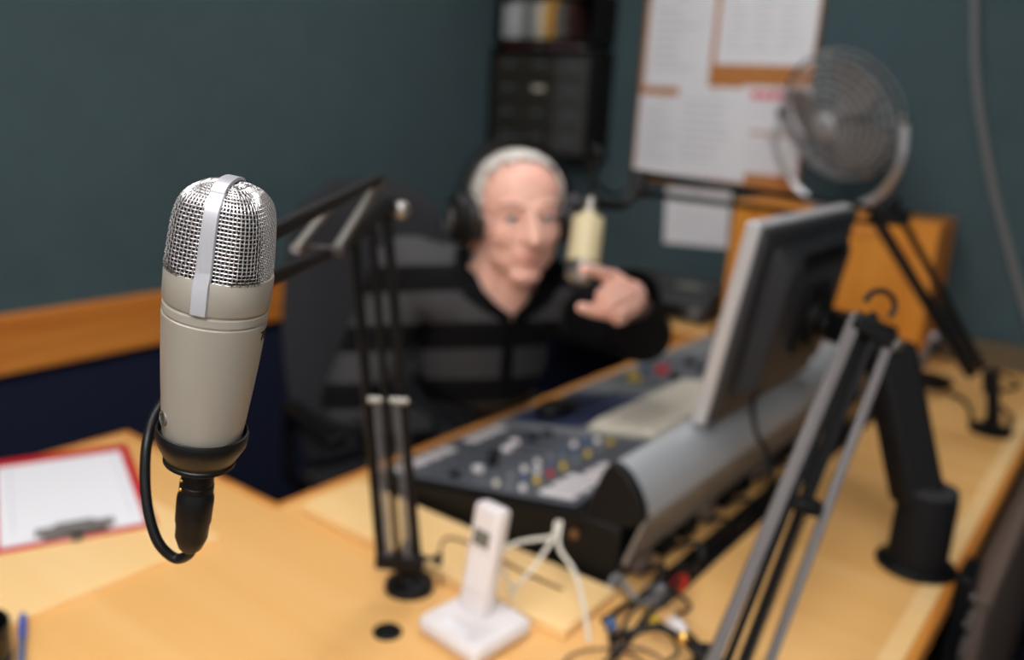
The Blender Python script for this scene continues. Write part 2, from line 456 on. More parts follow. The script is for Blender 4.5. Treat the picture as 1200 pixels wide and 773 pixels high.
# badge and printed mark
def body_r(h):
    pr = [(-.004, .01924), (.012, .02105), (.030, .02275), (.048, .02417), (.062, .02503), (.070, .02541)]
    return float(np.interp(h, [p[0] for p in pr], [p[1] for p in pr]))
def cam_ang(deg):  # direction around the axis, 0 faces the camera, + to image right
    d = e1 * cos(RAD(deg)) + e2 * sin(RAD(deg)); return d
bd = cam_ang(-66); hb = .013; q = Bm + AX * hb + bd * body_r(hb)
mk = MB().lathe([(.0030, -.001), (.0042, -.001), (.0042, .0006), (.0036, .0008), (.0030, .0004)], 28, q, AX, bd, cap=False); mk.lathe([(.0005, .0004), (.0031, .0004)], 28, q, AX, bd)
tb = AX.cross(bd)
mk.bar(q + bd * .0004 + AX * .0016 - tb * .001, q + bd * .0004 - AX * .0016 - tb * .001, .0007, .0007); mk.bar(q + bd * .0004 - AX * .0016 - tb * .001, q + bd * .0004 - AX * .0016 + tb * .0012, .0007, .0007)
mk.build('badge', M_STEEL, mic)
lg = MB()
hs = .064
def onb(deg, h): return Bm + AX * h + cam_ang(deg) * (body_r(h) + .0001)
for pts in ([(62, .0655), (69, .0655), (65.5, .061)], [(73, .0655), (73, .061)], [(73, .0655), (78, .0655)], [(73, .0632), (77, .0632)], [(81, .0655), (81, .061), (86, .061)]):
    lg.tube([onb(*p) for p in pts], .00035, 4)
lg.build('printed_mark', M_BLACKMATT, mic)
# black cup mount and arm bracket
# XLR plug and cable
plugc = [(.0005, -.0165), (.0090, -.0165), (.0090, -.0210), (.0084, -.0215), (.0084, -.0285), (.0089, -.029), (.0089, -.0325), (.0083, -.033), (.0095, -.0365), (.0097, -.039), (.0094, -.052), (.0088, -.054), (.0086, -.062), (.0062, -.069), (.0045, -.071), (.0005, -.071)]
cable = thing('microphone_cable', Bm - AX * .07, 'black microphone cable with plug looping below the foreground microphone', 'cable')
MB().lathe(plugc, 40, Bm, S1, AX).build('plug', M_BLACK, cable, angle=25)
for dg, hh in ((-62, -.0250), (-62, -.0305), (-64, -.0200)):
    MB().ell(Bm + AX * hh + cam_ang(dg) * .0088, .0011, nu=10, nv=8).build('contact_pin', M_GOLD, cable)
tail = Bm - AX * .0705
cp = [tail + AX * .004, tail - AX * .003, P(206, 654, .486), P(186, 636, .482), P(174, 600, .480), P(170, 560, .480), P(172, 520, .482), P(180, 490, .49), P(193, 468, .502), P(210, 440, .515), P(232, 400, .523), P(252, 350, .53), P(262, 322, .54)]
MB().tube(spline(cp, 10), .0029, 12).build('lead', M_RUBBER, cable)

# ================================================================== BOOM ARM (left) that holds it
armL = thing('microphone_boom_arm', (-.722, .785, DZ), 'black spring boom arm rising between the phone and the man, reaching behind the foreground microphone', 'microphone arm')
bs = Vector((-.722, .785, DZ))
MB().lathe([(.001, 0), (.034, 0), (.034, .006), (.031, .011), (.018, .014), (.014, .022), (.001, .022)], 36, bs).build('base', M_BLACK, armL)
MB().lathe([(.009, .02), (.009, .052), (.012, .052), (.012, .066), (.001, .066)], 20, bs).build('post', M_BLACKMATT, armL)
r3 = Vector((RM.col[0].x, RM.col[0].y, 0)).normalized()       # roughly across the arm
kq = bs + Vector((0, 0, .045))
k = MB().tube([kq - r3 * .03, kq + r3 * .036], .0035, 10); k.lathe([(.001, 0), (.009, 0), (.009, .009), (.001, .009)], 14, kq + r3 * .034, None, r3); k.build('thumb_screw', M_BLACK, armL)
lo = bs + Vector((0, 0, .06)); hi = P(443, 222, 1.0)
bar_l = [(P(447, 662, 1.16), P(414, 275, 1.02)), (P(489, 658, 1.16), P(452, 240, 1.02))]
for a_, b_ in bar_l:
    MB().bar(a_, b_, .008, .012).build('bar', M_BLACK, armL, bevel=.002)
MB().bar(P(466, 655, 1.14), P(436, 268, 1.0), .006, .008).build('bar', M_BLACK, armL, bevel=.0015)
MB().tube([P(432, 468, 1.075), P(478, 470, 1.075)], .0045, 10).build('cross_pin', M_STEEL, armL)
def spring(a, b, r, wr, turns, name, m, par):
    a, b = Vector(a), Vector(b); t = (b - a); L = t.length; t.normalize(); x = t.orthogonal().normalized(); y = t.cross(x); pts = []
    for i in range(turns * 8 + 1):
        f = i / (turns * 8); q = 2 * pi * i / 8; pts.append(a + t * L * f + (x * cos(q) + y * sin(q)) * r)
    return MB().tube(pts, wr, 4).build(name, m, par)
spring(P(441, 472, 1.075), P(455, 650, 1.14), .0042, .0011, 44, 'spring', M_ARMGREY, armL)
spring(P(464, 472, 1.075), P(478, 652, 1.14), .0042, .0011, 44, 'spring', M_ARMGREY, armL)
MB().bar(P(440, 655, 1.15), P(497, 660, 1.15), .016, .022).build('lower_bracket', M_BLACK, armL, bevel=.003)
MB().bar(P(408, 280, 1.0), P(458, 232, 1.0), .018, .02).build('elbow_bracket', M_BLACK, armL, bevel=.004)
MB().ell(P(470, 246, 1.02), (.011, .011, .011)).build('elbow_knob', M_STEEL, armL)
MB().tube([P(452, 240, 1.0), P(470, 246, 1.02)], .004, 8).build('knob_stem', M_BLACK, armL)
dA, dT = .98, .525
MB().bar(P(446, 208, dA), P(262, 300, dT), .009, .011).build('bar', M_BLACKMATT, armL, bevel=.002)
MB().bar(P(392, 292, .92), P(258, 352, dT), .009, .011).build('bar', M_BLACKMATT, armL, bevel=.002)
MB().bar(P(446, 212, .97), P(394, 292, .91), .009, .007).build('link', M_STEEL, armL, bevel=.001)
MB().bar(P(388, 240, .85), P(348, 290, .80), .008, .006).build('link', M_STEEL, armL, bevel=.001)
MB().tube([P(346, 291, .80), P(397, 294, .91)], .0055, 8).build('cross_pin', M_ARMGREY, armL)
MB().tube([P(446, 209, .97), P(386, 240, .85)], .005, 8).build('cross_pin', M_BLACK, armL)
# rear yoke behind the microphone, down to the cup
yk = MB().tube(spline([P(262, 298, dT), P(261, 330, dT), P(256, 380, dT), P(250, 440, .52), P(246, 500, .51), Bm - e1 * .024 - AX * .012], 5), .005, 10)
yk.build('yoke', M_BLACK, armL)
cup = MB().lathe([(.0197, -.002), (.0214, -.001), (.0220, .0035), (.0222, .0050), (.0230, .0046), (.0233, .0035), (.0232, -.0002), (.0226, -.0032), (.0190, -.0102), (.0181, -.0112), (.0178, -.0126), (.0183, -.0132), (.0183, -.0150), (.0166, -.0162), (.006, -.0165), (.006, -.0062), (.0197, -.0060)], 72, Bm, S1, AX)
cup.build('cup_mount', M_RUBBER, armL, angle=30)

# ================================================================== MIXING CONSOLE
con = thing('mixing_console', (-.74, 1.6, DZ), 'long charcoal broadcast mixing console with sloping fader panel and rounded aluminium hood', 'mixing console')
y0, y1 = .965, 2.28
top = lambda x: .778 + (x + .985) * (.848 - .778) / (.985 - .585)
sec = [(-.985, .753), (-.985, .776), (-.58, .846), (-.505, .846), (-.505, .79), (-.512, .753)]
MB().prism([(x, y0, z) for x, z in sec], (0, y0, 0), (0, y1, 0)).build('chassis', M_BLACK, con, bevel=.004)
SL = math.atan2(.07, .405)
def onc(x, y, h=0): return Vector((x - sin(SL) * h, y, top(x) + .001 + cos(SL) * h))
RS = Matrix.Rotation(-SL, 3, 'Y')
def panel(name, x0_, x1_, a, b_, m, h=.003):
    c = (onc(x0_, a) + onc(x1_, b_)) / 2; l = (x1_ - x0_) / cos(SL)
    return MB().box(c + RS @ Vector((0, 0, h / 2)), (l, b_ - a, h), RS).build(name, m, con, bevel=.0008)
panel('fader_panel', -.975, -.585, .975, 1.275, M_CONS)
panel('middle_panel', -.975, -.585, 1.28, 1.60, M_CONS2)
panel('far_panel', -.975, -.585, 1.605, 2.27, M_CONS2)
panel('button_panel', -.945, -.66, 1.672, 2.00, M_CONS, .006)
# labels, faders, knobs
for i in range(8):
    y = .995 + i * .0365
    sl = MB().box(onc(-.83, y, .0036), (.10, .003, .001), RS); sl.build('fader_slot', M_BLACKMATT, con)
    fx = -.80 - random.random() * .07
    MB().box(onc(fx, y, .009), (.018, .010, .010), RS).build('fader_cap', random.choice([M_WHITEPL, M_BLACK, M_BLACK, M_CONS2]), con, bevel=.002)
    MB().box(onc(-.935, y, .0045), (.030, .026, .002), RS).build('label_strip', M_WHITEPL if i not in (4, 8) else M_CONS, con)
    for j, xx in enumerate((-.74, -.715, -.69)):
        mm = random.choice([M_WHITEPL, M_CONS2, M_CONS2, M_REDPL if i % 5 == 2 else M_BEIGE, M_BLUEDK, M_CONS2]) if j != 2 or i % 2 == 0 else M_YEL
        MB().lathe([(.001, 0), (.0052, 0), (.0045, .008), (.001, .008)], 14, onc(xx, y, .003), None, RS @ Vector((0, 0, 1))).build('knob', mm, con)
for i in range(5):
    MB().box(onc(-.628, 1.0 + i * .034, .005), (.060 if i < 3 else .03, .020, .003), RS).build('label_strip', M_WHITEPL, con)
for xx, yy, mm, s in ((-.885, 1.69, M_YEL, .016), (-.865, 1.785, M_REDPL, .017), (-.905, 1.77, M_BLUEDK, .012), (-.80, 1.72, M_BLACK, .012), (-.84, 1.88, M_BLACK, .012), (-.78, 1.82, M_BLACK, .012), (-.90, 1.92, M_CONS2, .010)):
    MB().lathe([(.001, 0), (s, 0), (s * .85, .014), (.001, .014)], 18, onc(xx, yy, .006), None, RS @ Vector((0, 0, 1))).build('push_button', mm, con)
# hood: convex aluminium shell with dark end cheeks
hprof = [(-.566, .848), (-.553, .890), (-.541, .920), (-.531, .932), (-.519, .931), (-.504, .921), (-.490, .904), (-.480, .885), (-.476, .866)]
hy0, hy1 = .985, 2.22
vs = []; N = len(hprof)
inner = [(x + (-.52 - x) * .07, z + (.875 - z) * .07) for x, z in hprof]
ring = hprof + inner[::-1]
MB().prism([(x, hy0, z) for x, z in ring], (0, hy0, 0), (0, hy1, 0)).build('hood', M_ALU, con, angle=40)
chk = [(x + (x + .52) * .04, z + (z - .885) * .04) for x, z in hprof] + [(-.490, .850), (-.530, .840)]
MB().prism([(x, hy0 - .016, z) for x, z in chk], (0, 0, 0), (0, .018, 0)).build('end_cheek', M_BLACK, con, bevel=.004)
MB().prism([(x, hy1 - .002, z) for x, z in chk], (0, 0, 0), (0, .018, 0)).build('end_cheek', M_BLACK, con, bevel=.004)
lip = [(-.474, .862), (-.477, .866), (-.503, .792), (-.497, .788)]
MB().prism([(x, hy0 - .012, z) for x, z in lip], (0, 0, 0), (0, hy1 - hy0 + .012, 0)).build('rear_lip', mat('grey_beige_metal', (132, 128, 122), .4, .2), con, bevel=.001)
for i in range(16):
    y = 1.03 + i * .072
    MB().box((-.500, y, .772), (.02, .04, .022)).build('rear_socket', M_TAUPE if i % 3 == 0 else M_BLACK, con, bevel=.002)
MB().lathe([(.001, 0), (.007, 0), (.006, .006), (.001, .006)], 14, (-.575, y0 - .001, .815), None, (0, -1, 0)).build('jack_socket', M_BROWNCABLE, con)

# keyboard, mouse mat, mouse
kb = thing('keyboard', onc(-.69, 1.47, .004), 'cream computer keyboard lying on the middle of the console', 'keyboard')
kx = -.690
MB().box(onc(kx, 1.475, .013), (.135, .38, .016), RS).build('case', M_BEIGE, kb, bevel=.005)
kk = MB()
for i in range(5):
    for j in range(16): kk.box(onc(kx - .05 + i * .0235, 1.307 + j * .0223, .0235), (.019, .018, .006), RS)
kk.build('keys', M_BEIGE, kb, bevel=.001)
tag(MB().box(onc(-.872, 1.435, .0052), (.17, .25, .003), RS).build('mouse_mat', M_NAVY, bevel=.001), 'navy blue mouse mat on the console beside the keyboard', 'mouse mat')
ms = thing('computer_mouse', onc(-.88, 1.37, .007), 'black computer mouse on the navy mat', 'mouse')
MB().ell(onc(-.880, 1.370, .0236), (.036, .055, .016), RS).build('shell', M_BLACK, ms)
MB().ell(onc(-.872, 1.370, .0392), (.004, .010, .003), RS).build('scroll_wheel', M_BROWNCABLE, ms)
MB().tube(spline([onc(-.872, 1.424, .018), onc(-.868, 1.49, .012), onc(-.855, 1.56, .0105), onc(-.83, 1.60, .009), onc(-.80, 1.645, .009)], 6), .0022, 6).build('lead', M_BLACK, ms)
m2 = thing('computer_mouse', (-.97, 2.40, DZ), 'black mouse on bare desk at the far end of the console', 'mouse')
MB().ell((-.97, 2.40, DZ + .016), (.05, .034, .016)).build('shell', M_BLACK, m2)
MB().ell((-.945, 2.40, DZ + .030), (.010, .004, .003)).build('scroll_wheel', M_DARKGREY, m2)

# ================================================================== MONITOR
mon = thing('monitor', (-.50, 1.5, .90), 'silver edged flat monitor seen from its dark back above the console', 'monitor')
y_n, y_f = 1.19, 1.63; tl_ = RAD(8.9)
up_ = Vector((sin(tl_), 0, cos(tl_))); bk = Vector((cos(tl_), 0, -sin(tl_)))   # up the panel / towards its back
o0 = Vector((-.521, y_n, .938)); MH = .318; MW = y_f - y_n
def mpt(a, h, d): return o0 + Vector((0, a, 0)) + up_ * h + bk * d
def slab(m, a0, a1, h0, h1, d0, d1, ins=0):
    vs = [mpt(a0, h0, d0), mpt(a1, h0, d0), mpt(a1, h1, d0), mpt(a0, h1, d0), mpt(a0 + ins, h0 + ins, d1), mpt(a1 - ins, h0 + ins, d1), mpt(a1 - ins, h1 - ins, d1), mpt(a0 + ins, h1 - ins, d1)]
    return m.add(vs, [(0, 1, 2, 3), (7, 6, 5, 4), (0, 4, 5, 1), (1, 5, 6, 2), (2, 6, 7, 3), (3, 7, 4, 0)])
fr = MB(); w_ = .018
slab(fr, 0, w_, 0, MH, 0, .022); slab(fr, MW - w_, MW, 0, MH, 0, .022); slab(fr, w_, MW - w_, 0, w_, 0, .022); slab(fr, w_, MW - w_, MH - w_, MH, 0, .022)
fr.build('bezel', M_SILVER, mon, bevel=.002)
slab(MB(), w_, MW - w_, w_, MH - w_, .004, .012).build('screen', M_BLACKGLOSS, mon)
slab(MB(), .002, MW - .002, .002, MH - .002, .0225, .034, .006).build('back_shell', M_DARKGREY, mon, bevel=.003)
slab(MB(), .05, MW - .05, .03, MH - .03, .034, .062, .03).build('back_bulge', M_DARKGREY, mon, bevel=.006)
slab(MB(), MW / 2 - .055, MW / 2 + .055, MH / 2 - .055, MH / 2 + .055, .062, .072).build('mounting_plate', M_BLACK, mon, bevel=.003)
vsl = MB()
for i in range(9): slab(vsl, .12, MW - .12, MH - .075 + i * .004, MH - .073 + i * .004, .058, .0628)
vsl.build('vent_slots', M_BLACKMATT, mon)
MB().tube(spline([mpt(.12, .04, .055), P(882, 470, 1.30), P(886, 505, 1.27), P(898, 530, 1.25), P(905, 560, 1.24)], 6), .004, 8).build('lead', M_BLACK, mon)

# monitor arm
ma = thing('monitor_stand', (-.205, 1.345, DZ), 'thick black monitor arm on a round post clamped to the right desk edge', 'monitor arm')
mb_ = Vector((-.200, 1.345, DZ))
MB().lathe([(.001, 0), (.058, 0), (.058, .006), (.050, .012), (.001, .012)], 40, mb_).build('base', M_BLACK, ma)
MB().lathe([(.001, .012), (.043, .012), (.042, .115), (.040, .125), (.001, .125)], 36, mb_).build('post', M_BLACKMATT, ma)
MB().lathe([(.001, .1255), (.041, .1255), (.041, .129), (.030, .134), (.001, .134)], 36, mb_).build('post_cap', M_DARKGREY, ma)
s0 = mb_ + Vector((-.012, 0, .10)); s1 = P(1040, 402, 1.30)
MB().bar(s0, s1, .062, .070, up=RM.col[2]).build('riser', M_BLACKMATT, ma, bevel=.012, seg=4)
MB().ell(P(1047, 402, 1.27), .013).build('pivot_knob', M_STEEL, ma)
vc = mpt(MW / 2, MH / 2, .074)
MB().bar(s1, vc + bk * .03, .045, .05).build('upper_link', M_BLACK, ma, bevel=.008)
MB().lathe([(.001, 0), (.045, 0), (.045, .012), (.026, .016), (.026, .042), (.001, .042)], 24, vc, None, bk).build('tilt_head', M_BLACK, ma)
cl = MB().box((-.128, 1.345, DZ - .06), (.022, .08, .17)); cl.box((-.165, 1.345, DZ - .14), (.07, .08, .012)); cl.build('clamp', M_BLACK, ma, bevel=.003)
for dy, dz in ((-.018, -.01), (-.018, -.055), (.012, -.055), (-.018, -.10), (.012, -.10)):
    MB().lathe([(.001, 0), (.0065, 0), (.005, .004), (.001, .004)], 12, (-.117, 1.345 + dy, DZ + dz), None, (1, 0, 0)).build('bolt', M_STEEL, ma)

# ================================================================== BOOM ARM right (folded, nearest)
armR = thing('microphone_boom_arm', (-.325, .86, DZ), 'large blurred grey spring arm folded upright in front of the monitor arm', 'microphone arm')
rb = Vector((-.325, .86, DZ))
MB().lathe([(.001, 0), (.034, 0), (.034, .006), (.018, .012), (.013, .05), (.001, .05)], 32, rb).build('base', M_BLACK, armR)
dl, dh = .93, .99
def ab(u0, v0, u1, v1, w, h, m, d0=dl, d1=dh): return MB().bar(P(u0, v0, d0), P(u1, v1, d1), w, h, up=RM.col[2]).build('bar', m, armR, bevel=.0015)
ab(824, 800, 1005, 368, .014, .008, M_ARMGREY)
ab(842, 800, 1014, 368, .008, .008, M_BLACK, dl + .01, dh + .01)
ab(893, 800, 1043, 398, .010, .008, M_ARMGREY)
ab(861, 800, 1024, 366, .009, .008, M_BLACK, dl + .02, dh + .02)
spring(P(868, 785, dl + .01), P(940, 600, .965), .0065, .0016, 40, 'spring', M_BLACK, armR)
MB().tube([P(946, 592, .965), P(1022, 400, .985)], .004, 8).build('spring_rod', M_BLACK, armR)
MB().bar(P(930, 590, .955), P(962, 596, .955), .018, .016).build('spring_block', M_BLACK, armR, bevel=.003)
MB().bar(P(1000, 372, dh), P(1046, 400, dh), .022, .020).build('elbow_bracket', M_BLACK, armR, bevel=.004)
q = P(1031, 358, .99); x_, y_ = RM.col[0], -RM.col[1]
MB().tube([q + (x_ * cos(a) + y_ * sin(a)) * .017 for a in [RAD(-50 + i * 18) for i in range(13)]], .0035, 8).build('cable_loop', M_BLACK, armR)
MB().bar(P(820, 800, dl), P(900, 800, dl), .022, .03).build('lower_bracket', M_BLACK, armR, bevel=.004)
MB().bar(P(855, 815, dl + .01), rb + Vector((0, 0, .045)), .02, .02).build('post', M_BLACK, armR, bevel=.003)
kn = MB().tube([P(845, 790, .95), P(800, 746, .985)], .006, 8); kn.build('thumb_screw', M_BLACK, armR)
MB().ell(P(801, 746, .968), .0072).build('screw_tip', M_GOLD, armR)

# ================================================================== BOOM ARM far and its microphone
fb = PZ(1160, 506, DZ)
armF = thing('microphone_boom_arm', fb, 'black boom arm standing at the far right of the desk, reaching left to the man', 'microphone arm')
MB().lathe([(.001, 0), (.044, 0), (.044, .008), (.036, .014), (.016, .018), (.014, .05), (.001, .05)], 32, fb).build('base', M_BLACK, armF)
hinge = fb + Vector((-.012, -.005, .11))
MB().tube([fb + Vector((0, 0, .03)), hinge], .013, 12).build('post', M_BLACKMATT, armF)
MB().bar(hinge + Vector((.0, 0, -.02)), hinge + Vector((-.01, 0, .03)), .04, .03).build('lower_bracket', M_BLACK, armF, bevel=.004)
dE = 1.80; el = P(1040, 248, dE)
MB().bar(P(1138, 440, 1.9), P(1030, 262, dE), .022, .020).build('bar', M_BLACK, armF, bevel=.003)
MB().bar(P(1152, 432, 1.9), P(1058, 258, dE), .012, .014).build('bar', M_BLACK, armF, bevel=.003)
spring(P(1146, 436, 1.9), P(1092, 345, 1.85), .008, .002, 26, 'spring', M_BLACK, armF)
MB().bar(P(1020, 250, dE), P(1064, 256, dE), .035, .035).build('elbow_bracket', M_BLACK, armF, bevel=.006)
MB().ell(P(1048, 238, dE), .014).build('elbow_knob', M_BLACK, armF)
dJ = 1.56
MB().bar(P(1036, 246, dE), P(752, 203, dJ), .013, .011).build('bar', M_BLACK, armF, bevel=.002)
MB().bar(P(1030, 262, dE), P(752, 226, dJ), .013, .011).build('bar', M_BLACK, armF, bevel=.002)
MB().bar(P(750, 200, dJ), P(745, 232, dJ), .03, .03).build('end_bracket', M_BLACK, armF, bevel=.004)
jt = P(728, 240, 1.52)
MB().tube(spline([P(746, 215, dJ), P(738, 232, 1.54), jt, P(710, 240, 1.49), P(697, 236, 1.46)], 5), .009, 10).build('swivel', M_BLACK, armF)
# far microphone
ft, fbm = P(691, 248, 1.45), P(680, 330, 1.44); fa = (fbm - ft).normalized()
m_f = thing('studio_microphone', fbm, 'cream studio microphone hanging upside down beside the man, blurred', 'microphone')
fl = (fbm - ft).length
MB().lathe([(.001, 0), (.011, 0), (.012, .006), (.024, .009), (.0262, .014), (.0268, .06), (.0272, fl * .68), (.0272, fl * .72), (.001, fl * .72)], 32, ft, None, fa).build('body', M_CREAM, m_f)
gg = MB()
gr = lambda t: .0255 * (1 - t ** 4) ** (1 / 2.5)
for i in range(8):
    t = i / 8; gg.tube([ft + fa * (fl * .72 + t * fl * .30) + (fa.orthogonal().normalized() * cos(a) + fa.cross(fa.orthogonal().normalized()) * sin(a)) * gr(t) for a in [2 * pi * k / 24 for k in range(24)]], .0011, 4, closed=True)
for k in range(24):
    a = 2 * pi * k / 24; gg.tube([ft + fa * (fl * .72 + t * fl * .30) + (fa.orthogonal().normalized() * cos(a) + fa.cross(fa.orthogonal().normalized()) * sin(a)) * gr(t) for t in [j / 8 for j in range(8)] + [.97]], .0011, 4)
gg.build('grille', M_WIRE, m_f)
MB().lathe([(.001, 0), (.0235, 0), (.0235, fl * .2), (.016, fl * .265), (.001, fl * .275)], 24, ft + fa * fl * .72, None, fa).build('inner_foam', mat('grey_foam', (120, 116, 112), .9), m_f)
MB().lathe([(.001, -.022), (.010, -.022), (.010, 0), (.001, 0)], 16, ft, None, fa).build('plug', M_STEEL, m_f)
tag(MB().tube(spline([ft - fa * .018, P(694, 215, 1.45), P(702, 185, 1.46), P(697, 172, 1.48), P(690, 185, 1.50), P(700, 215, 1.52), P(722, 228, 1.545), P(745, 207, 1.585)], 8), .004, 8).build('microphone_cable', M_BLACK), 'black lead looping above the cream far microphone', 'cable')

# ================================================================== PHONE
ph = thing('cordless_phone', (-.590, .765, DZ), 'white cordless phone handset standing in its square charging base', 'phone')
pc = Vector((-.588, .762, DZ)); Rp = RZ(RAD(-6))
MB().box(pc + Vector((0, 0, .013)), (.105, .105, .026), Rp).build('charging_base', M_WHITEPL, ph, bevel=.011, seg=4)
hx = Matrix.Rotation(RAD(-10), 3, 'X'); Rh = Rp @ hx; hb_ = pc + Rp @ Vector((-.010, .008, .018))
MB().box(hb_ + Rh @ Vector((0, 0, .072)), (.045, .024, .15), Rh).build('handset', M_WHITEPL, ph, bevel=.007, seg=4)
MB().box(hb_ + Rh @ Vector((0, -.0125, .105)), (.026, .002, .02), Rh).build('display', M_LCD, ph)
kp = MB()
for i in range(3):
    for j in range(4): kp.box(hb_ + Rh @ Vector((-.0115 + i * .0115, -.0124, .045 + j * .011)), (.008, .002, .006), Rh)
kp.build('keypad', mat('pale_keys', (236, 232, 232), .4), ph, bevel=.0006)
MB().box(pc + Rp @ Vector((.002, -.035, .0262)), (.04, .010, .002), Rp).build('base_label', M_PAPER, ph)
# white cables by the phone
for lb, pts in (('white cable arching from behind the phone to the console', [pc + Vector((.03, .045, .012)), PZ(600, 690, .770), P(585, 655, 1.135), P(600, 638, 1.15), P(625, 632, 1.165), P(648, 628, 1.175), P(652, 612, 1.20)]),
                ('white cable dropping from the console front onto the desk boards', [P(654, 611, 1.20), P(648, 630, 1.175), P(632, 655, 1.155), P(612, 680, 1.14), PZ(598, 695, .769)]),
                ('white cable hanging from the console front to the right desk gap', [P(657, 611, 1.20), P(655, 640, 1.17), P(672, 668, 1.14), P(682, 700, 1.115), P(688, 735, 1.095), PZ(690, 752, .754)])):
    tag(MB().tube(spline(pts, 8), .0026, 8).build('white_cable', M_WHITECABLE), lb, 'cable')
tag(MB().lathe([(.001, 0), (.0185, 0), (.0185, .002), (.016, .004), (.001, .004)], 28, (-.671, .692, DZ)).build('cable_grommet', M_BLACK), 'round black cable grommet set in the desk before the phone', 'grommet')
tag(MB().tube(spline([bs + Vector((.03, .03, .004)), PZ(520, 632, .770), PZ(560, 640, .770), PZ(610, 668, .7695), PZ(660, 690, .7695)], 6), .002, 6).build('thin_cable', M_BROWNCABLE), 'thin brown cable lying along the console front', 'cable')

# ================================================================== CLIPBOARD, PEN, HEADSET EDGE
cb = thing('clipboard', (-1.31, .63, DZ + .008), 'red clipboard with blank white sheet and bronze clip', 'clipboard')
zt = DZ + .0085

ctr = Vector((-1.300, .613, zt)); ca = RAD(67.3); CW, CL = .215, .336     # long side runs along ca + 90 deg
Rc = RZ(ca)
def cbp(x, y, z=0): return ctr + Rc @ Vector((x, y, z))
MB().box(cbp(0, 0, .0015), (CW, CL, .003), Rc).build('board', M_RED, cb, bevel=.0014)
sh = MB()
for i in range(4): sh.box(cbp(-.002, -.012 - i * .0004, .0034 + i * .0003), (CW - .028, CL - .044, .0003), Rc)
sh.build('paper', M_PAPER, cb)
MB().box(cbp(.078, .01, .00465), (.0012, .27, .0002), Rc).build('ruled_line', M_INK, cb)
MB().box(cbp(-.078, .01, .00465), (.0012, .27, .0002), Rc).build('ruled_line', M_INK, cb)
cy_ = -CL / 2 + .016
out = [(-.052, .012), (-.052, .022), (-.032, .022), (-.024, .034), (.024, .034), (.032, .022), (.052, .022), (.052, .012)]
MB().prism([cbp(x, cy_ + y - .004, .005) for x, y in out], (0, 0, 0), (0, 0, .004)).build('clip_jaw', M_CLIP, cb, bevel=.001)
MB().tube([cbp(-.050, cy_ + .006, .010), cbp(.050, cy_ + .006, .010)], .006, 12).build('clip_barrel', M_ARMGREY, cb)
MB().box(cbp(0, cy_ - .003, .004), (.085, .016, .003), Rc).build('clip_plate', M_STEEL, cb, bevel=.001)
MB().lathe([(.001, 0), (.009, 0), (.009, .003), (.001, .003)], 18, cbp(0, cy_ - .014, .0025)).build('hanging_tab', M_STEEL, cb)

pen = thing('ballpoint_pen', (-.93, .38, DZ + .006), 'blue and clear ballpoint pen at the lower left corner of the desk', 'pen')
pa, pb = PZ(27, 722, DZ + .012), PZ(24, 800, DZ + .006)
pd = (pb - pa)
MB().tube([pa, pa + pd * .35], .0045, 10).build('cap', M_BLUE, pen)
MB().tube([pa + pd * .35, pb], .0038, 8).build('barrel', mat('smoky_barrel', (96, 112, 150), .2), pen)
MB().bar(pa + Vector((0, 0, .006)), pa + pd * .3 + Vector((0, 0, .006)), .002, .002).build('pocket_clip', M_BLUE, pen)
cupb = thing('pen_pot', (-.985, .345, DZ), 'black round pot cut off by the lower left corner of the frame', 'pot')
pq = PZ(-27, 787, DZ)
MB().lathe([(.001, 0), (.034, 0), (.036, .01), (.036, .050), (.033, .056), (.031, .056), (.032, .05), (.032, .006), (.001, .005)], 32, pq).build('body', M_BLACKGLOSS, cupb)
MB().lathe([(.0345, .053), (.0365, .053), (.0365, .058), (.0345, .058)], 32, pq, cap=False).build('rim', M_BLACK, cupb)

# ================================================================== CABLE TANGLE BEHIND THE CONSOLE
rnd = random.Random(3)
for i in range(9):
    yy = 1.0 + i * .10 + rnd.random() * .03; z0 = .772; pts = [Vector((-.488, yy, z0))]
    pts += [Vector((-.470 + rnd.random() * .015, yy + .01, .790 - rnd.random() * .015)), Vector((-.452 + rnd.random() * .012, yy + .05 - rnd.random() * .12, .766)), Vector((-.468 + rnd.random() * .025, yy - .07 - rnd.random() * .05, .758 + rnd.random() * .006)), Vector((-.485 + rnd.random() * .03, yy - .12, .757))]
    tag(MB().tube(spline(pts, 8), .0042, 8).build('black_cable', M_RUBBER), 'black cable tangled behind the console along the desk', 'cable', 'tangled black cables behind the console')
def plug(name, p, d, r, L, m, label, cat='plug'):
    t = thing(name, p, label, cat); p, d = Vector(p), Vector(d).normalized()
    MB().lathe([(.001, 0), (r * .9, 0), (r, L * .1), (r, L * .6), (r * .6, L * .75), (r * .45, L), (.001, L)], 16, p, None, d).build('shell', m, t)
    MB().tube(spline([p + d * L * .9, p + d * (L + .02) + Vector((0, 0, -.004)), p + d * (L + .05) + Vector((.01, -.02, -.012)), p + d * (L + .06) + Vector((.0, -.05, -.014))], 6), r * .35, 8).build('lead', M_RUBBER, t)
plug('cable_plug', PZ(792, 690, .772), (.4, -.3, .9), .0095, .042, M_REDPL, 'red cable plug standing behind the console')
plug('cable_plug', PZ(762, 690, .768), (.5, -.2, .3), .008, .035, M_CONS2, 'grey cable plug left of the red plug behind the console')
plug('cable_plug', PZ(786, 728, .762), (.6, -.3, .1), .009, .034, M_WHITEPL, 'white cable plug lying on the desk below the red plug')
plug('cable_plug', PZ(758, 722, .760), (.5, -.3, .2), .007, .028, M_YEL, 'yellow cable plug left of the white plug')
plug('cable_plug', PZ(716, 728, .760), (.3, -.5, .1), .008, .03, M_BLUEDK, 'steel blue cable plug beside the end of the pale board')
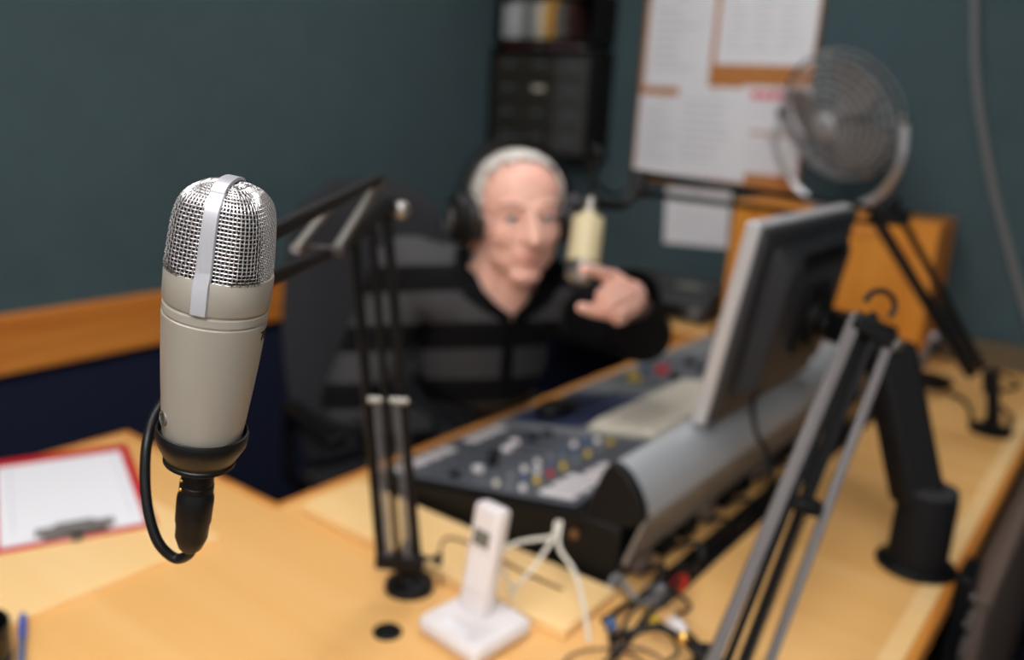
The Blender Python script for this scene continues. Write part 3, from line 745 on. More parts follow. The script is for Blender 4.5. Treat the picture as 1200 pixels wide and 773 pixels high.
for lb, m_, r, pts in (
    ('black cable rising to the clamp of the grey right arm', M_RUBBER, .0045, [PZ(720, 770, .758), PZ(740, 745, .77), PZ(765, 715, .79), PZ(790, 690, .80), PZ(800, 660, .79)]),
    ('black cable looping on the desk left of the grey right arm', M_RUBBER, .005, [PZ(715, 750, .760), PZ(735, 742, .775), PZ(770, 735, .785), PZ(800, 748, .78), PZ(822, 765, .77), PZ(835, 790, .76)]),
    ('brown wire loop at the bottom edge of the desk', M_BROWNCABLE, .0022, [PZ(655, 790, .755), PZ(668, 768, .757), PZ(700, 760, .760), PZ(735, 764, .758), PZ(760, 782, .756)]),
    ('brown wire crossing behind the bottom loop', M_BROWNCABLE, .0022, [PZ(700, 785, .755), PZ(716, 768, .758), PZ(742, 758, .764), PZ(775, 772, .757), PZ(780, 800, .755)]),
    ('thin black wire rising beside the pale board end', M_RUBBER, .003, [PZ(722, 765, .757), PZ(726, 745, .765), PZ(738, 720, .78), PZ(752, 700, .79), PZ(768, 680, .795), PZ(776, 655, .79)]),
    ('grey looped wire under the console lip', M_GREYCABLE, .0045, [PZ(715, 690, .762), PZ(722, 672, .775), PZ(735, 690, .775), PZ(752, 705, .768), PZ(770, 700, .765), PZ(778, 680, .772)])):
    tag(MB().tube(spline(pts, 8), r, 8).build('loose_cable', m_), lb, 'cable')

# ================================================================== PLYWOOD BOX WITH FAN
bx = thing('plywood_box', (-.77, 2.6, DZ), 'orange varnished plywood box standing on the far desk under the fan', 'box')
bx0, bx1, by0, by1, bz1 = -1.045, -.47, 2.52, 2.74, 1.145
MB().box(((bx0 + bx1) / 2, by0 + .009, (DZ + bz1) / 2 + .0), (bx1 - bx0, .018, bz1 - DZ), None).build('front_board', M_BOX, bx, bevel=.002)
MB().box((bx0 + .009, (by0 + by1) / 2 + .009, (DZ + bz1 - .018) / 2), (.018, by1 - by0 - .018, bz1 - DZ - .018)).build('side_board', M_BOX, bx, bevel=.002)
MB().box((bx1 - .009, (by0 + by1) / 2 + .009, (DZ + bz1 - .018) / 2), (.018, by1 - by0 - .018, bz1 - DZ - .018)).build('side_board', M_BOX, bx, bevel=.002)
MB().box(((bx0 + bx1) / 2, (by0 + by1) / 2 + .009, bz1 - .009), (bx1 - bx0, by1 - by0 - .018, .018)).build('top_board', M_BOX, bx, bevel=.002)
MB().box((-.66, by0 - .002, 1.10), (.17, .006, .02)).build('hand_slot', M_LIP, bx, bevel=.002)

fan = thing('desk_fan', (-.755, 2.60, bz1), 'round chrome desk fan tilted upwards on the plywood box', 'fan')
fb_ = Vector((-.755, 2.60, bz1))
fc = Vector((-.780, 2.55, 1.405)); fn = Vector((-.25, -.80, -.38)).normalized()   # blows down towards the camera
fx = fn.cross(Vector((0, 0, 1))).normalized(); fy = fx.cross(fn).normalized(); FR = .178
def fp(a, r, d): return fc + fn * d + (fx * cos(a) + fy * sin(a)) * r
def cage(side, name):
    m = MB(); prof = lambda r: side * (.020 + .050 * (1 - (r / FR) ** 2.2))
    for r in [.035 + i * .0186 for i in range(9)]: m.tube([fp(2 * pi * k / 48, r, prof(r)) for k in range(48)], .0015, 4, closed=True)
    for k in range(24): m.tube([fp(2 * pi * k / 24, r, prof(r)) for r in (.03, .06, .09, .12, .15, FR)], .0013, 4)
    m.build(name, M_FANWIRE, fan)
cage(1, 'front_grille'); cage(-1, 'rear_grille')
MB().lathe([(FR - .001, -.010), (FR + .003, -.010), (FR + .003, .010), (FR - .001, .010)], 64, fc, fx, fn, cap=False).build('outer_band', M_CHROME, fan, angle=30)
MB().lathe([(.001, .066), (.034, .066), (.034, .074), (.028, .079), (.001, .080)], 32, fc, fx, fn).build('badge_cap', M_SILVER, fan)
MB().lathe([(.001, -.15), (.030, -.148), (.044, -.13), (.046, -.06), (.030, -.02), (.028, .03), (.001, .032)], 28, fc, fx, fn).build('motor', M_ARMGREY, fan)
for k in range(3):
    m = MB(); vs = []; fs = []; NA, NRr = 8, 8; a0 = 2 * pi * k / 3
    for j in range(NRr):
        r = .03 + .125 * j / (NRr - 1); wdt = .50 + .32 * sin(pi * min(j / (NRr - 1) * .85 + .1, 1))
        for i in range(NA): 
            f = i / (NA - 1) - .5; vs.append(fp(a0 + f * wdt * 2, r, f * .045)); 
    nn = len(vs); vs += [v + fn * .0018 for v in vs]
    for j in range(NRr - 1):
        for i in range(NA - 1):
            q = j * NA + i; fs.append((q, q + 1, q + NA + 1, q + NA)); fs.append((q + nn, q + NA + nn, q + NA + 1 + nn, q + 1 + nn))
    m.add(vs, fs); m.build('blade', M_BLADE, fan)
yk = []
for s in (-1, 1):
    pv = fc + fx * s * (FR + .018)
    MB().tube(spline([pv, Vector((pv.x, pv.y, 1.30)) + fx * s * .006, Vector((fc.x, fb_.y, 1.21)) + fx * s * .15, Vector((fc.x, fb_.y, bz1 + .020)) + fx * s * .09], 8), .011, 10).build('bracket_arm', M_FANWIRE, fan)
    MB().lathe([(.001, 0), (.016, 0), (.016, .022), (.001, .024)], 20, pv - fx * s * .012, None, fx * s).build('tilt_knob', M_CHROME, fan)
MB().lathe([(.001, 0), (.088, 0), (.088, .010), (.075, .018), (.001, .022)], 40, Vector((fc.x, fb_.y + .03, bz1 + .0004))).build('base', M_CHROME, fan)

# ================================================================== NOTICE BOARD AND PAPERS
nb = thing('notice_board', (-1.22, YB - .02, 1.155), 'cork notice board on the back wall covered with white papers', 'notice board')
nx0, nx1, nz0, nz1 = -1.535, -.945, 1.155, 1.86
nyf = YB - .022
MB().box(((nx0 + nx1) / 2, YB - .0122, (nz0 + nz1) / 2), (nx1 - nx0 - .03, .0226, nz1 - nz0 - .03)).build('cork', M_CORK, nb)
for c, d in ((((nx0 + nx1) / 2, YB - .012, nz0 + .0075), (nx1 - nx0, .024, .015)), (((nx0 + nx1) / 2, YB - .012, nz1 - .0075), (nx1 - nx0, .024, .015)), ((nx0 + .0075, YB - .012, (nz0 + nz1) / 2), (.015, .024, nz1 - nz0 - .03)), ((nx1 - .0075, YB - .012, (nz0 + nz1) / 2), (.015, .024, nz1 - nz0 - .03))):
    MB().box(c, d).build('frame', M_CORK, nb, bevel=.002)
def sheet(u0, v0, u1, v1, lay, label, rows=9, red=False, rot=0, cols=1):
    a = PY(u0, v0, YB - .02); b_ = PY(u1, v1, YB - .02); y = YB - .0241 - lay * .0007
    c = Vector(((a.x + b_.x) / 2, y, (a.z + b_.z) / 2)); w, h = abs(b_.x - a.x), abs(a.z - b_.z); R = Matrix.Rotation(RAD(rot), 3, 'Y')
    if lay > 4: c.y = YB - .0008
    t = thing('notice', (c.x, y, c.z - h / 2), label, 'paper')
    n = 6; vs = []
    for i in range(n + 1):
        for j in range(2): vs.append(c + R @ Vector((-w / 2 + w * i / n, -.0012 * abs(i / n - .5) ** 2 * 4, (-.5 + j) * h)))
    m = len(vs); vs += [v + Vector((0, .0004, 0)) for v in vs]; fs = []
    for i in range(n): q = i * 2; fs += [(q, q + 2, q + 3, q + 1), (q + m, q + 1 + m, q + 3 + m, q + 2 + m)]
    MB().add(vs, fs).build('sheet', M_PAPER, t)
    tx = MB(); rr = random.Random(hash(label) % 999 if False else len(label) * 7 + int(u0))
    for i in range(rows):
        z = h / 2 - h * (.16 + .72 * i / rows)
        for k in range(cols):
            x0 = -w / 2 + w * (.10 + .8 * k / cols); L = w * .8 / cols * (.45 + .45 * rr.random())
            tx.box(c + R @ Vector((x0 + L / 2, -.0016, z)), (L, .0004, h * .014), R)
    tx.build('printed_lines', M_INK, t)
    if red:
        hd = MB()
        for i in range(5): hd.box(c + R @ Vector((-w * .30 + i * w * .14, -.0017, h * .30)), (w * .11, .0005, h * .16), R)
        hd.build('red_heading', M_RED_INK, t)
    MB().lathe([(.001, 0), (.0055, 0), (.004, .006), (.001, .007)], 12, c + R @ Vector((0, -.0012, h / 2 - .010)), None, (0, -1, 0)).build('drawing_pin', M_STEEL, t)
sheet(765, -6, 830, 104, 0, 'tall white notice at the upper left of the cork board', 8)
sheet(848, -8, 952, 78, 0, 'white printed table framed by bare cork at the upper right of the board', 7, cols=3)
sheet(752, 110, 800, 207, 1, 'narrow white notice at the lower left of the cork board', 9)
sheet(797, 100, 872, 214, 2, 'wide white notice in the middle of the cork board bottom', 8)
sheet(872, 100, 945, 158, 3, 'white notice with a red heading beside the fan', 3, red=True)
sheet(868, 156, 934, 208, 4, 'small white notice under the one with the red heading', 5)
sheet(780, 216, 848, 294, 5, 'white sheet hanging below the cork board', 4, rot=-3)

# hanging grey cable on the back wall
tag(MB().tube(spline([Vector((-.535, YB - .016, 2.498)), PY(1140, -60, YB - .016), PY(1142, 0, YB - .014), PY(1144, 90, YB - .014), PY(1160, 200, YB - .014), PY(1182, 290, YB - .014), PY(1205, 370, YB - .014), PY(1225, 420, YB - .014)], 10), .0115, 10).build('wall_cable', M_GREYCABLE), 'thick grey cable hanging down the back wall on the right', 'cable')

# ================================================================== SHELVING IN THE CORNER
sy0 = 2.65
ca_ = thing('wall_cabinet', (-1.88, 2.71, 1.235), 'black cabinet with dark drawers on the back wall behind the man', 'cabinet')
sx0, sx1, sz0, sz1 = -2.112, -1.655, 1.20, 1.580
MB().box(((sx0 + sx1) / 2, YB - .006, (sz0 + sz1) / 2), (sx1 - sx0, .012, sz1 - sz0)).build('back_board', M_BLACKMATT, ca_)
for x in (sx0 + .008, sx1 - .012): MB().box((x, (sy0 + YB - .012) / 2, (sz0 + sz1) / 2), (.016 if x < -1.8 else .024, YB - .012 - sy0, sz1 - sz0)).build('side_panel', M_BLACKMATT, ca_, bevel=.002)
for z in (sz0 + .008, sz1 - .008): MB().box(((sx0 + sx1) / 2 - .004, (sy0 + YB - .012) / 2, z), (sx1 - sx0 - .04, YB - .012 - sy0, .016)).build('shelf_board', M_BLACKMATT, ca_, bevel=.002)
olive = mat('dark_olive', (44, 42, 34), .6); greyd = mat('dim_grey', (66, 66, 64), .6)
cw = (sx1 - sx0 - .044) / 3
for i in range(3):
    for j in range(4):
        c = Vector((sx0 + .018 + cw * (i + .5), sy0 + .012, sz0 + .02 + .084 * (j + .5)))
        d = MB().box(c, (cw - .004, .02, .080)).build('drawer', greyd if i == 2 else olive, ca_, bevel=.002)
        MB().box(c + Vector((0, -.0115, .012)), (.05, .003, .016)).build('label_holder', M_BEIGE if (i, j) == (1, 2) else M_CONS, d)
sh2 = thing('wall_shelf', (-1.88, 2.71, 1.60), 'black open wall shelf above the drawer cabinet holding box files', 'shelf')
hx0, hx1, hz0, hz1 = -2.09, -1.66, 1.600, 1.76
MB().box(((hx0 + hx1) / 2, (sy0 + YB) / 2, hz0 + .006), (hx1 - hx0, YB - sy0 - .002, .012)).build('shelf_board', M_BLACKMATT, sh2)
MB().box(((hx0 + hx1) / 2, (sy0 + YB) / 2, hz1 - .006), (hx1 - hx0, YB - sy0 - .002, .012)).build('shelf_board', M_BLACKMATT, sh2)
MB().box((hx1 - .006, (sy0 + YB) / 2, (hz0 + hz1) / 2), (.012, YB - sy0 - .002, hz1 - hz0 - .024)).build('side_panel', M_BLACKMATT, sh2)
MB().box((hx0 + .006, (sy0 + YB) / 2, (hz0 + hz1) / 2), (.012, YB - sy0 - .002, hz1 - hz0 - .024)).build('side_panel', M_BLACKMATT, sh2)
MB().box(((hx0 + hx1) / 2, YB - .007, (hz0 + hz1) / 2), (hx1 - hx0 - .024, .012, hz1 - hz0 - .024)).build('back_board', M_BLACKMATT, sh2)
bxs = [(.044, (176, 178, 180), 'pale grey file at the left end of the wall shelf'), (.038, (204, 205, 205), 'off white file second from the left on the wall shelf'), (.034, (120, 124, 124), 'mid grey file between two pale ones on the wall shelf'), (.040, (150, 152, 152), 'light grey file left of the cream one on the wall shelf'), (.030, (228, 216, 188), 'cream file touching the ochre one on the wall shelf'), (.046, (198, 146, 52), 'ochre yellow file on the wall shelf'), (.042, (96, 96, 94), 'dark grey file right of the ochre one'), (.030, (58, 34, 30), 'dark maroon file at the right end of the wall shelf')]
x = hx0 + .020
for i, (w, c, lb) in enumerate(bxs):
    hgt = .118 + .006 * (i % 3); t = thing('box_file', (x + w / 2, sy0 + .055, hz0 + .012), lb, 'file', 'files on the wall shelf')
    MB().box((x + w / 2, sy0 + .055, hz0 + .012 + hgt / 2), (w - .003, .10, hgt)).build('cover', mat('file_cover', c, .5), t, bevel=.003)
    MB().lathe([(.0035, 0), (.007, 0), (.007, .002), (.0035, .002)], 14, (x + w / 2, sy0 + .0055, hz0 + .035), None, (0, -1, 0)).build('finger_ring', M_STEEL, t)
    x += w
for i, (w, c, lb, off) in enumerate(((.13, (96, 40, 40), 'dark red magazine lying flat on the drawer cabinet', -.10), (.14, (120, 96, 96), 'dusky pink magazine lying flat on the drawer cabinet at the right', .09))):
    q = Vector(((sx0 + sx1) / 2 + off, 2.712, sz1 + .001)); mg = thing('magazine', q, lb, 'magazine')
    MB().box(q + Vector((0, 0, .004)), (w, .11, .006)).build('pages', M_PAPER, mg); MB().box(q + Vector((0, 0, .0085)), (w + .004, .113, .002)).build('cover', mat('magazine_cover', c, .4), mg)
    MB().box(q + Vector((0, -.057, .005)), (w + .004, .002, .008)).build('spine', mat('magazine_spine', c, .4), mg)

# ================================================================== DARK PLAYER ON THE FAR DESK
eq = thing('disc_player', (-1.06, 2.42, DZ), 'dark grey disc player on the far desk between the man and the monitor', 'player')
Re = RZ(RAD(4)); ec = Vector((-1.235, 2.57, DZ))
E2 = [(-.10, .008), (-.10, .060), (-.075, .085), (.075, .115), (.10, .115), (.10, .008)]
MB().prism([ec + Re @ Vector((-.155, y, z)) for y, z in E2], (0, 0, 0), Re @ Vector((.31, 0, 0))).build('case', M_DARKGREY, eq, bevel=.004)
MB().box(ec + Re @ Vector((-.03, -.101, .036)), (.20, .004, .034), Re).build('front_panel', M_BLACKGLOSS, eq)
MB().box(ec + Re @ Vector((.06, -.02, .1005)), (.08, .03, .004), Re @ Matrix.Rotation(math.atan2(.03, .15), 3, 'X')).build('display', M_LCD, eq)
MB().lathe([(.001, 0), (.016, 0), (.014, .014), (.001, .014)], 20, ec + Re @ Vector((.115, -.10, .036)), None, Re @ Vector((0, -1, 0))).build('jog_knob', M_CONS2, eq)
for sx in (-1, 1):
    for s2 in (-1, 1): MB().lathe([(.001, 0), (.012, 0), (.012, .009), (.001, .009)], 14, ec + Re @ Vector((sx * .13, s2 * .08, 0))).build('foot', M_RUBBER, eq)

# ================================================================== FAR RIGHT CLUTTER
tb_ = thing('metal_tube', PZ(1072, 455, .77), 'short silver metal handle leaning among cables by the box', 'handle')
a_, b_ = PZ(1068, 446, .80) , P(1094, 396, 2.18)
MB().tube([a_, b_], .011, 12).build('grip', M_STEEL, tb_)
MB().ell(b_, .0125).build('end_cap', M_SILVER, tb_)
coil = MB(); qc = Vector((-.40, 2.34, DZ + .012)); coil.tube([qc + Vector((cos(a) * (.045 + .002 * k / 12), sin(a) * .04, .004 * k / 12)) for k in range(61) for a in [2 * pi * k / 12]], .006, 6)
tag(coil.build('coiled_cable', M_RUBBER), 'coiled black cable on the desk beside the silver handle', 'cable')
for lb, pts in (('black cable trailing from the far boom arm base along the back desk', [fb + Vector((.03, .04, .006)), Vector((-.20, 2.25, DZ + .006)), Vector((-.26, 2.40, DZ + .006)), Vector((-.22, 2.55, DZ + .006)), Vector((-.30, 2.65, DZ + .006))]),
                ('dark lead running between the coiled cable and the far boom arm', [Vector((-.345, 2.33, DZ + .006)), Vector((-.30, 2.28, DZ + .006)), Vector((-.27, 2.18, DZ + .006)), fb + Vector((-.045, .02, .006))])):
    tag(MB().tube(spline(pts, 8), .005, 8).build('loose_cable', M_RUBBER), lb, 'cable')
pk_ = thing('cardboard_box', (-.33, 2.722, DZ), 'long low olive brown box lying along the back wall at the far desk end', 'box')
MB().box((-.318, 2.722, DZ + .029), (.25, .060, .057)).build('tray', mat('olive_board', (98, 84, 62), .8, noise=.15, nscale=30), pk_, bevel=.002)
MB().box((-.318, 2.722, DZ + .0615), (.256, .064, .008)).build('lid', mat('olive_lid', (110, 96, 72), .8, noise=.15, nscale=30), pk_, bevel=.002)
# low cupboard and black chair right of the desk
lc = thing('privacy_panel', (-.114, 2.05, 0), 'narrow taupe upright panel standing along the right edge of the desk', 'panel')
MB().box((-.116, 2.05, .3575), (.030, 1.28, .665)).build('board', M_TAUPE, lc, bevel=.003)
MB().box((-.116, 2.05, .6965), (.040, 1.29, .013)).build('cap_rail', M_TAUPE, lc, bevel=.003)
for yy in (1.50, 2.60): MB().box((-.09, yy, .0125), (.18, .05, .025)).build('foot', M_BLACK, lc, bevel=.004)
def office_chair(loc, ang, label, hb=.62, wb=.46):
    t = thing('office_chair', loc, label, 'chair'); L = Vector(loc); R = RZ(ang)
    def q(x, y, z): return L + R @ Vector((x, y, z))
    m = MB(); m.box(q(0, 0, .455), (.46, .46, .07), R); m.build('seat', M_CHAIR, t, bevel=.03, seg=4)
    vs = []; fs = []; NI, NJ = 10, 12
    for o in (0, 1):
        for j in range(NJ + 1):
            f = j / NJ; z = .52 + hb * f; w = wb / 2 * (.80 + .26 * sin(pi * min(f * .9 + .15, 1))) * (1 if f < .88 else 1 - .5 * ((f - .88) / .12) ** 2)
            lean = -.22 - .13 * f
            for i in range(NI + 1):
                g_ = i / NI * 2 - 1; ed = max(0, 1 - abs(g_) ** 6) ** .5 * (1 - max(0, (f - .9) / .1) ** 2 * .8)
                vs.append(q(lean + .045 * g_ * g_ + (.045 * ed if o else -.03 * ed), g_ * w, z))
    K = (NI + 1) * (NJ + 1)
    for j in range(NJ):
        for i in range(NI):
            a = j * (NI + 1) + i; fs += [(a, a + 1, a + NI + 2, a + NI + 1), (a + K, a + K + NI + 1, a + K + NI + 2, a + K + 1)]
    for i in range(NI): fs += [(i, i + K, i + 1 + K, i + 1)]; b = NJ * (NI + 1) + i; fs += [(b, b + 1, b + 1 + K, b + K)]
    for j in range(NJ):
        for i in (0, NI): a = j * (NI + 1) + i; fs += [(a, a + NI + 1, a + NI + 1 + K, a + K)]
    MB().add(vs, fs).build('backrest', M_CHAIR, t, angle=60)
    for s in (-1, 1):
        MB().tube(spline([q(-.16, s * .235, .46), q(-.16, s * .275, .50), q(-.16, s * .275, .62), q(-.12, s * .275, .665)], 6), .014, 10).build('arm_support', M_BLACK, t)
        MB().box(q(-.03, s * .275, .672), (.26, .05, .028), R).build('armrest', M_BLACK, t, bevel=.012, seg=3)
    MB().bar(q(-.10, 0, .43), q(-.27, 0, .60), .06, .02).build('back_support', M_BLACK, t)
    MB().lathe([(.001, .07), (.03, .07), (.03, .25), (.018, .25), (.018, .43), (.001, .43)], 20, L).build('gas_post', M_BLACK, t)
    for k in range(5):
        a = 2 * pi * k / 5 + .3; e_ = q(.28 * cos(a), .28 * sin(a), .075)
        MB().bar(q(0, 0, .10), e_, .045, .03).build('base_leg', M_BLACK, t, bevel=.008)
        MB().lathe([(.001, -.011), (.026, -.011), (.028, -.004), (.028, .004), (.026, .011), (.001, .011)], 18, q(.28 * cos(a), .28 * sin(a), .029), None, R @ Vector((-sin(a), cos(a), 0))).build('castor', M_BLACK, t)
    return t
office_chair((-1.33, 1.48, 0), RAD(-16), 'black office chair with tall rounded backrest behind the seated person', .66, .49)
office_chair((.20, 1.32, 0), RAD(176), 'black office chair past the right desk edge beneath the monitor arm', .30)

# ================================================================== THE MAN
def remesh(name, m, mtl, parent, vox, smooth=4, cut=None, deform=None):
    me = bpy.data.meshes.new('tmp'); me.from_pydata(m.v, [], m.f)
    import bmesh
    bm = bmesh.new(); bm.from_mesh(me); bmesh.ops.recalc_face_normals(bm, faces=bm.faces); bm.to_mesh(me); bm.free()
    o = bpy.data.objects.new('tmp', me); COL.objects.link(o)
    r = o.modifiers.new('r', 'REMESH'); r.mode = 'VOXEL'; r.voxel_size = vox
    if smooth: s = o.modifiers.new('s', 'SMOOTH'); s.factor = .5; s.iterations = smooth
    dg = bpy.context.evaluated_depsgraph_get(); dg.update(); ev = o.evaluated_get(dg)
    out = bpy.data.meshes.new_from_object(ev); bpy.data.objects.remove(o)
    bm = bmesh.new(); bm.from_mesh(out)
    if cut:
        bmesh.ops.delete(bm, geom=[f for f in bm.faces if cut(f.calc_center_median())], context='FACES')
        bmesh.ops.delete(bm, geom=[v for v in bm.verts if not v.link_faces], context='VERTS')
    off = parent.location if parent else Vector((0, 0, 0))
    for v in bm.verts:
        if deform: v.co = deform(v.co)
        v.co -= off
    bm.to_mesh(out); bm.free(); out.name = name; out.materials.clear(); out.materials.append(mtl)
    for f in out.polygons: f.use_smooth = True
    ob = bpy.data.objects.new(name, out); COL.objects.link(ob); ob.parent = parent
    return ob


man = thing('person', (-1.2, 1.40, 0), 'person with short white hair in black and grey striped jumper, pointing at the camera', 'person')
H = P(607, 253, 1.59)                                   # middle of the head
az = math.atan2(-H.y, -H.x) + RAD(17)
Fd = Vector((cos(az), sin(az), -.02)).normalized(); Ud = Vector((0, 0, 1)); 
Ud = (Ud + Fd * .06 - RM.col[0] * .03).normalized(); Fd = (Fd - Ud * Fd.dot(Ud)).normalized(); Sd = Ud.cross(Fd)     # Sd: his left, image right
RH = Matrix((Fd, Sd, Ud)).transposed()
K_ = .945
KS = 1.13
def hd(f, s, u): return H + RH @ (Vector((f, s * KS, u)) * K_)
b = MB()
E = lambda f, s, u, rf, rs, ru, R=None: b.ell(hd(f, s, u), (rf * K_, rs * K_ * KS, ru * K_), RH if R is None else RH @ R, 24, 16)
E(-.012, 0, .036, .094, .074, .080)          # skull
E(.025, 0, -.022, .062, .062, .080)          # face
E(.028, 0, -.062, .052, .058, .050)          # jaw
E(.064, 0, -.100, .021, .028, .018)          # chin
E(.050, .032, -.020, .032, .028, .036); E(.050, -.032, -.020, .032, .028, .036)   # cheeks
b.cap(hd(.070, -.040, .030), hd(.080, -.012, .031), .011 * K_, .010 * K_); b.cap(hd(.070, .040, .030), hd(.080, .012, .031), .011 * K_, .010 * K_)   # brow
b.cap(hd(.082, 0, .022), hd(.110, 0, -.024), .0095 * K_, .0150 * K_)      # nose
E(.096, .011, -.027, .011, .008, .008); E(.096, -.011, -.027, .011, .008, .008)
E(.078, 0, -.052, .014, .026, .012)          # upper lip mound
E(.078, 0, -.068, .014, .023, .011)
E(.058, .036, .012, .018, .016, .010); E(.058, -.036, .012, .018, .016, .010)     # cheekbones
for s in (-1, 1): E(-.010, s * .074, -.002, .020, .010, .032)   # ears
# neck and shoulders
nbp = P(570, 350, 1.70); b.cap(hd(-.016, 0, -.055), nbp, .056, .062); b.cap(hd(.010, 0, -.085), P(590, 352, 1.665), .042, .045)
SR, SLf = P(478, 318, 1.73), P(655, 352, 1.80)
CH, BE, PE = P(564, 405, 1.86), P(550, 476, 2.12), Vector((-1.30, 1.50, .655))
up2_ = (nbp - PE).normalized()
b.cap(nbp, CH, .070, .118); b.cap(CH, BE, .114, .108); b.cap(BE, PE, .108, .122)
b.cap(SR, nbp - up2_ * .05, .050, .048); b.cap(SLf, nbp - up2_ * .05, .050, .048)
ER = P(412, 470, 1.78); WR = Vector((-1.20, 1.36, .665))
b.cap(SR, ER, .048, .040); b.cap(ER, WR, .038, .028)
EL, WL = P(752, 390, 1.64), P(738, 347, 1.405)
b.cap(SLf, EL, .048, .040); b.cap(EL, WL, .038, .027)
# right hand resting on his lap, fingers curled
hr = (Vector((-1.05, 1.44, .655)) - WR).normalized()
sr_ = hr.cross(Vector((0, 0, 1))).normalized()
pk = WR + hr * .075
b.cap(WR, pk, .024, .022); b.cap(WR + sr_ * .012, pk + sr_ * .026, .018, .015); b.cap(WR - sr_ * .012, pk - sr_ * .026, .018, .015)
for i, (o_, l_) in enumerate(((-.030, .068), (-.010, .076), (.010, .072), (.030, .056))):
    k0 = pk + sr_ * o_; k1 = k0 + hr * l_ * .5 + Vector((0, 0, -.012)); k2 = k1 + hr * l_ * .2 + Vector((0, 0, -.026)); b.cap(k0, k1, .0095, .009); b.cap(k1, k2, .009, .008)
b.cap(WR + hr * .02 - sr_ * .02, WR + hr * .06 - sr_ * .052 + Vector((0, 0, -.012)), .013, .010)
# pointing left hand
Kn = [P(717, 325, 1.345), P(728, 332, 1.352), P(737, 342, 1.360), P(743, 354, 1.370)]
for k in Kn: b.cap(WL, k, .021, .0135, 12)
b.cap(Kn[0], Kn[3], .0125, .0115); b.cap((WL + Kn[0]) / 2, (WL + Kn[3]) / 2, .018, .017)
fing = [[Kn[0], P(700, 318, 1.306), P(690, 316, 1.286), P(683, 316, 1.268)],
        [Kn[1], P(705, 344, 1.314), P(703, 357, 1.328), P(712, 362, 1.346)],
        [Kn[2], P(714, 355, 1.320), P(712, 367, 1.334), P(721, 369, 1.350)],
        [Kn[3], P(725, 366, 1.334), P(723, 376, 1.346), P(731, 375, 1.360)]]
for i, f_ in enumerate(fing):
    rr = [.0115, .0100, .0090, .0080] if i < 3 else [.0100, .0088, .0080, .0072]
    for k in range(3): b.cap(f_[k], f_[k + 1], rr[k], rr[k + 1], 12)
th_ = [P(737, 362, 1.378), P(712, 366, 1.345), P(694, 364, 1.318), P(681, 360, 1.300)]
for k in range(3): b.cap(th_[k], th_[k + 1], [.0165, .0125, .0105][k], [.0125, .0105, .0085][k], 12)
# legs under the console and feet
for s, kx_, ky_ in ((-1, -.80, 1.30), (1, -.82, 1.56)):
    hp_ = PE + Vector((.02, s * .09, -.03)); kn_ = Vector((kx_, ky_, .58)); an = Vector((kx_ - .02, ky_, .085))
    b.cap(hp_, kn_, .080, .056); b.cap(kn_, an, .054, .036)
    b.cap(an + Vector((-.03, 0, -.045)), an + Vector((.17, 0, -.055)), .036, .028)
skin = remesh('body', b, M_SKIN, man, .0036, 7)

# jumper
j = MB(); up2 = (nbp - PE).normalized()
j.cap(nbp - up2 * .010, CH, .086, .142, 24); j.cap(CH, BE, .134, .124, 24); j.cap(BE, PE, .124, .138, 24)
j.cap(SR, nbp - up2 * .030, .075, .070, 20); j.cap(SLf, nbp - up2 * .030, .075, .070, 20); j.cap(SR, SLf, .07, .07)
j.cap(SR, ER, .072, .062, 20); j.cap(ER, WR + (ER - WR) * .18, .060, .046, 20)
cuff = WL + (EL - WL).normalized() * .010
j.cap(SLf, EL, .074, .058, 20); j.cap(EL, cuff, .056, .045, 20)
dcu = (WL - EL).normalized(); dcr = (WR - ER).normalized(); cR = WR + (ER - WR).normalized() * .03
RT = RM.transposed()
def pix(p):
    q = RT @ (p - CAM); return q.x / q.z * F_PX + 600, q.y / q.z * F_PX + 386.5, q.z
VNECK = [(540, 270), (552, 300), (557, 320), (567, 340), (581, 355), (599, 370), (612, 358), (626, 340), (636, 318), (650, 270)]
def in_v(c):
    """inside the open throat of the collar"""
    u, v, d = pix(c)
    if d > nbp_d + .01: return False
    n = len(VNECK); r = False
    for i in range(n):
        x1, y1 = VNECK[i]; x2, y2 = VNECK[i - 1]
        if (y1 > v) != (y2 > v) and u < (x2 - x1) * (v - y1) / (y2 - y1) + x1: r = not r
    return r
nbp_d = pix(nbp)[2]
def jcut(c):
    if (c - cuff).dot(dcu) > .008 and (c - cuff).length < .09: return True
    if in_v(c): return True
    if (c - cR).dot(dcr) > .0 and (c - cR).length < .08: return True
    return False
jump = remesh('jumper', j, M_JUMPER, man, .006, 6, jcut)
att = jump.data.attributes.new('band', 'FLOAT', 'POINT'); off = man.location
chn = (P(600, 400, 1.5) - P(600, 330, 1.5)).normalized()
for i, v in enumerate(jump.data.vertices):
    w = v.co + off
    sd = (w - SLf); arm = (EL - SLf)
    dl_ = lambda p, a, c: ((p - a) - (c - a).normalized() * max(0, min((p - a).dot((c - a).normalized()), (c - a).length))).length
    val = (w - P(560, 341, 1.70)).dot(RM.col[1]) + (w - P(560, 341, 1.70)).dot(RM.col[0]) * .03 + 1.12
    if dl_(w, EL, cuff) < .08 or (dl_(w, SLf, EL) < .085 and (w - SLf).dot(arm.normalized()) > .08): val = .085
    att.data[i].value = val
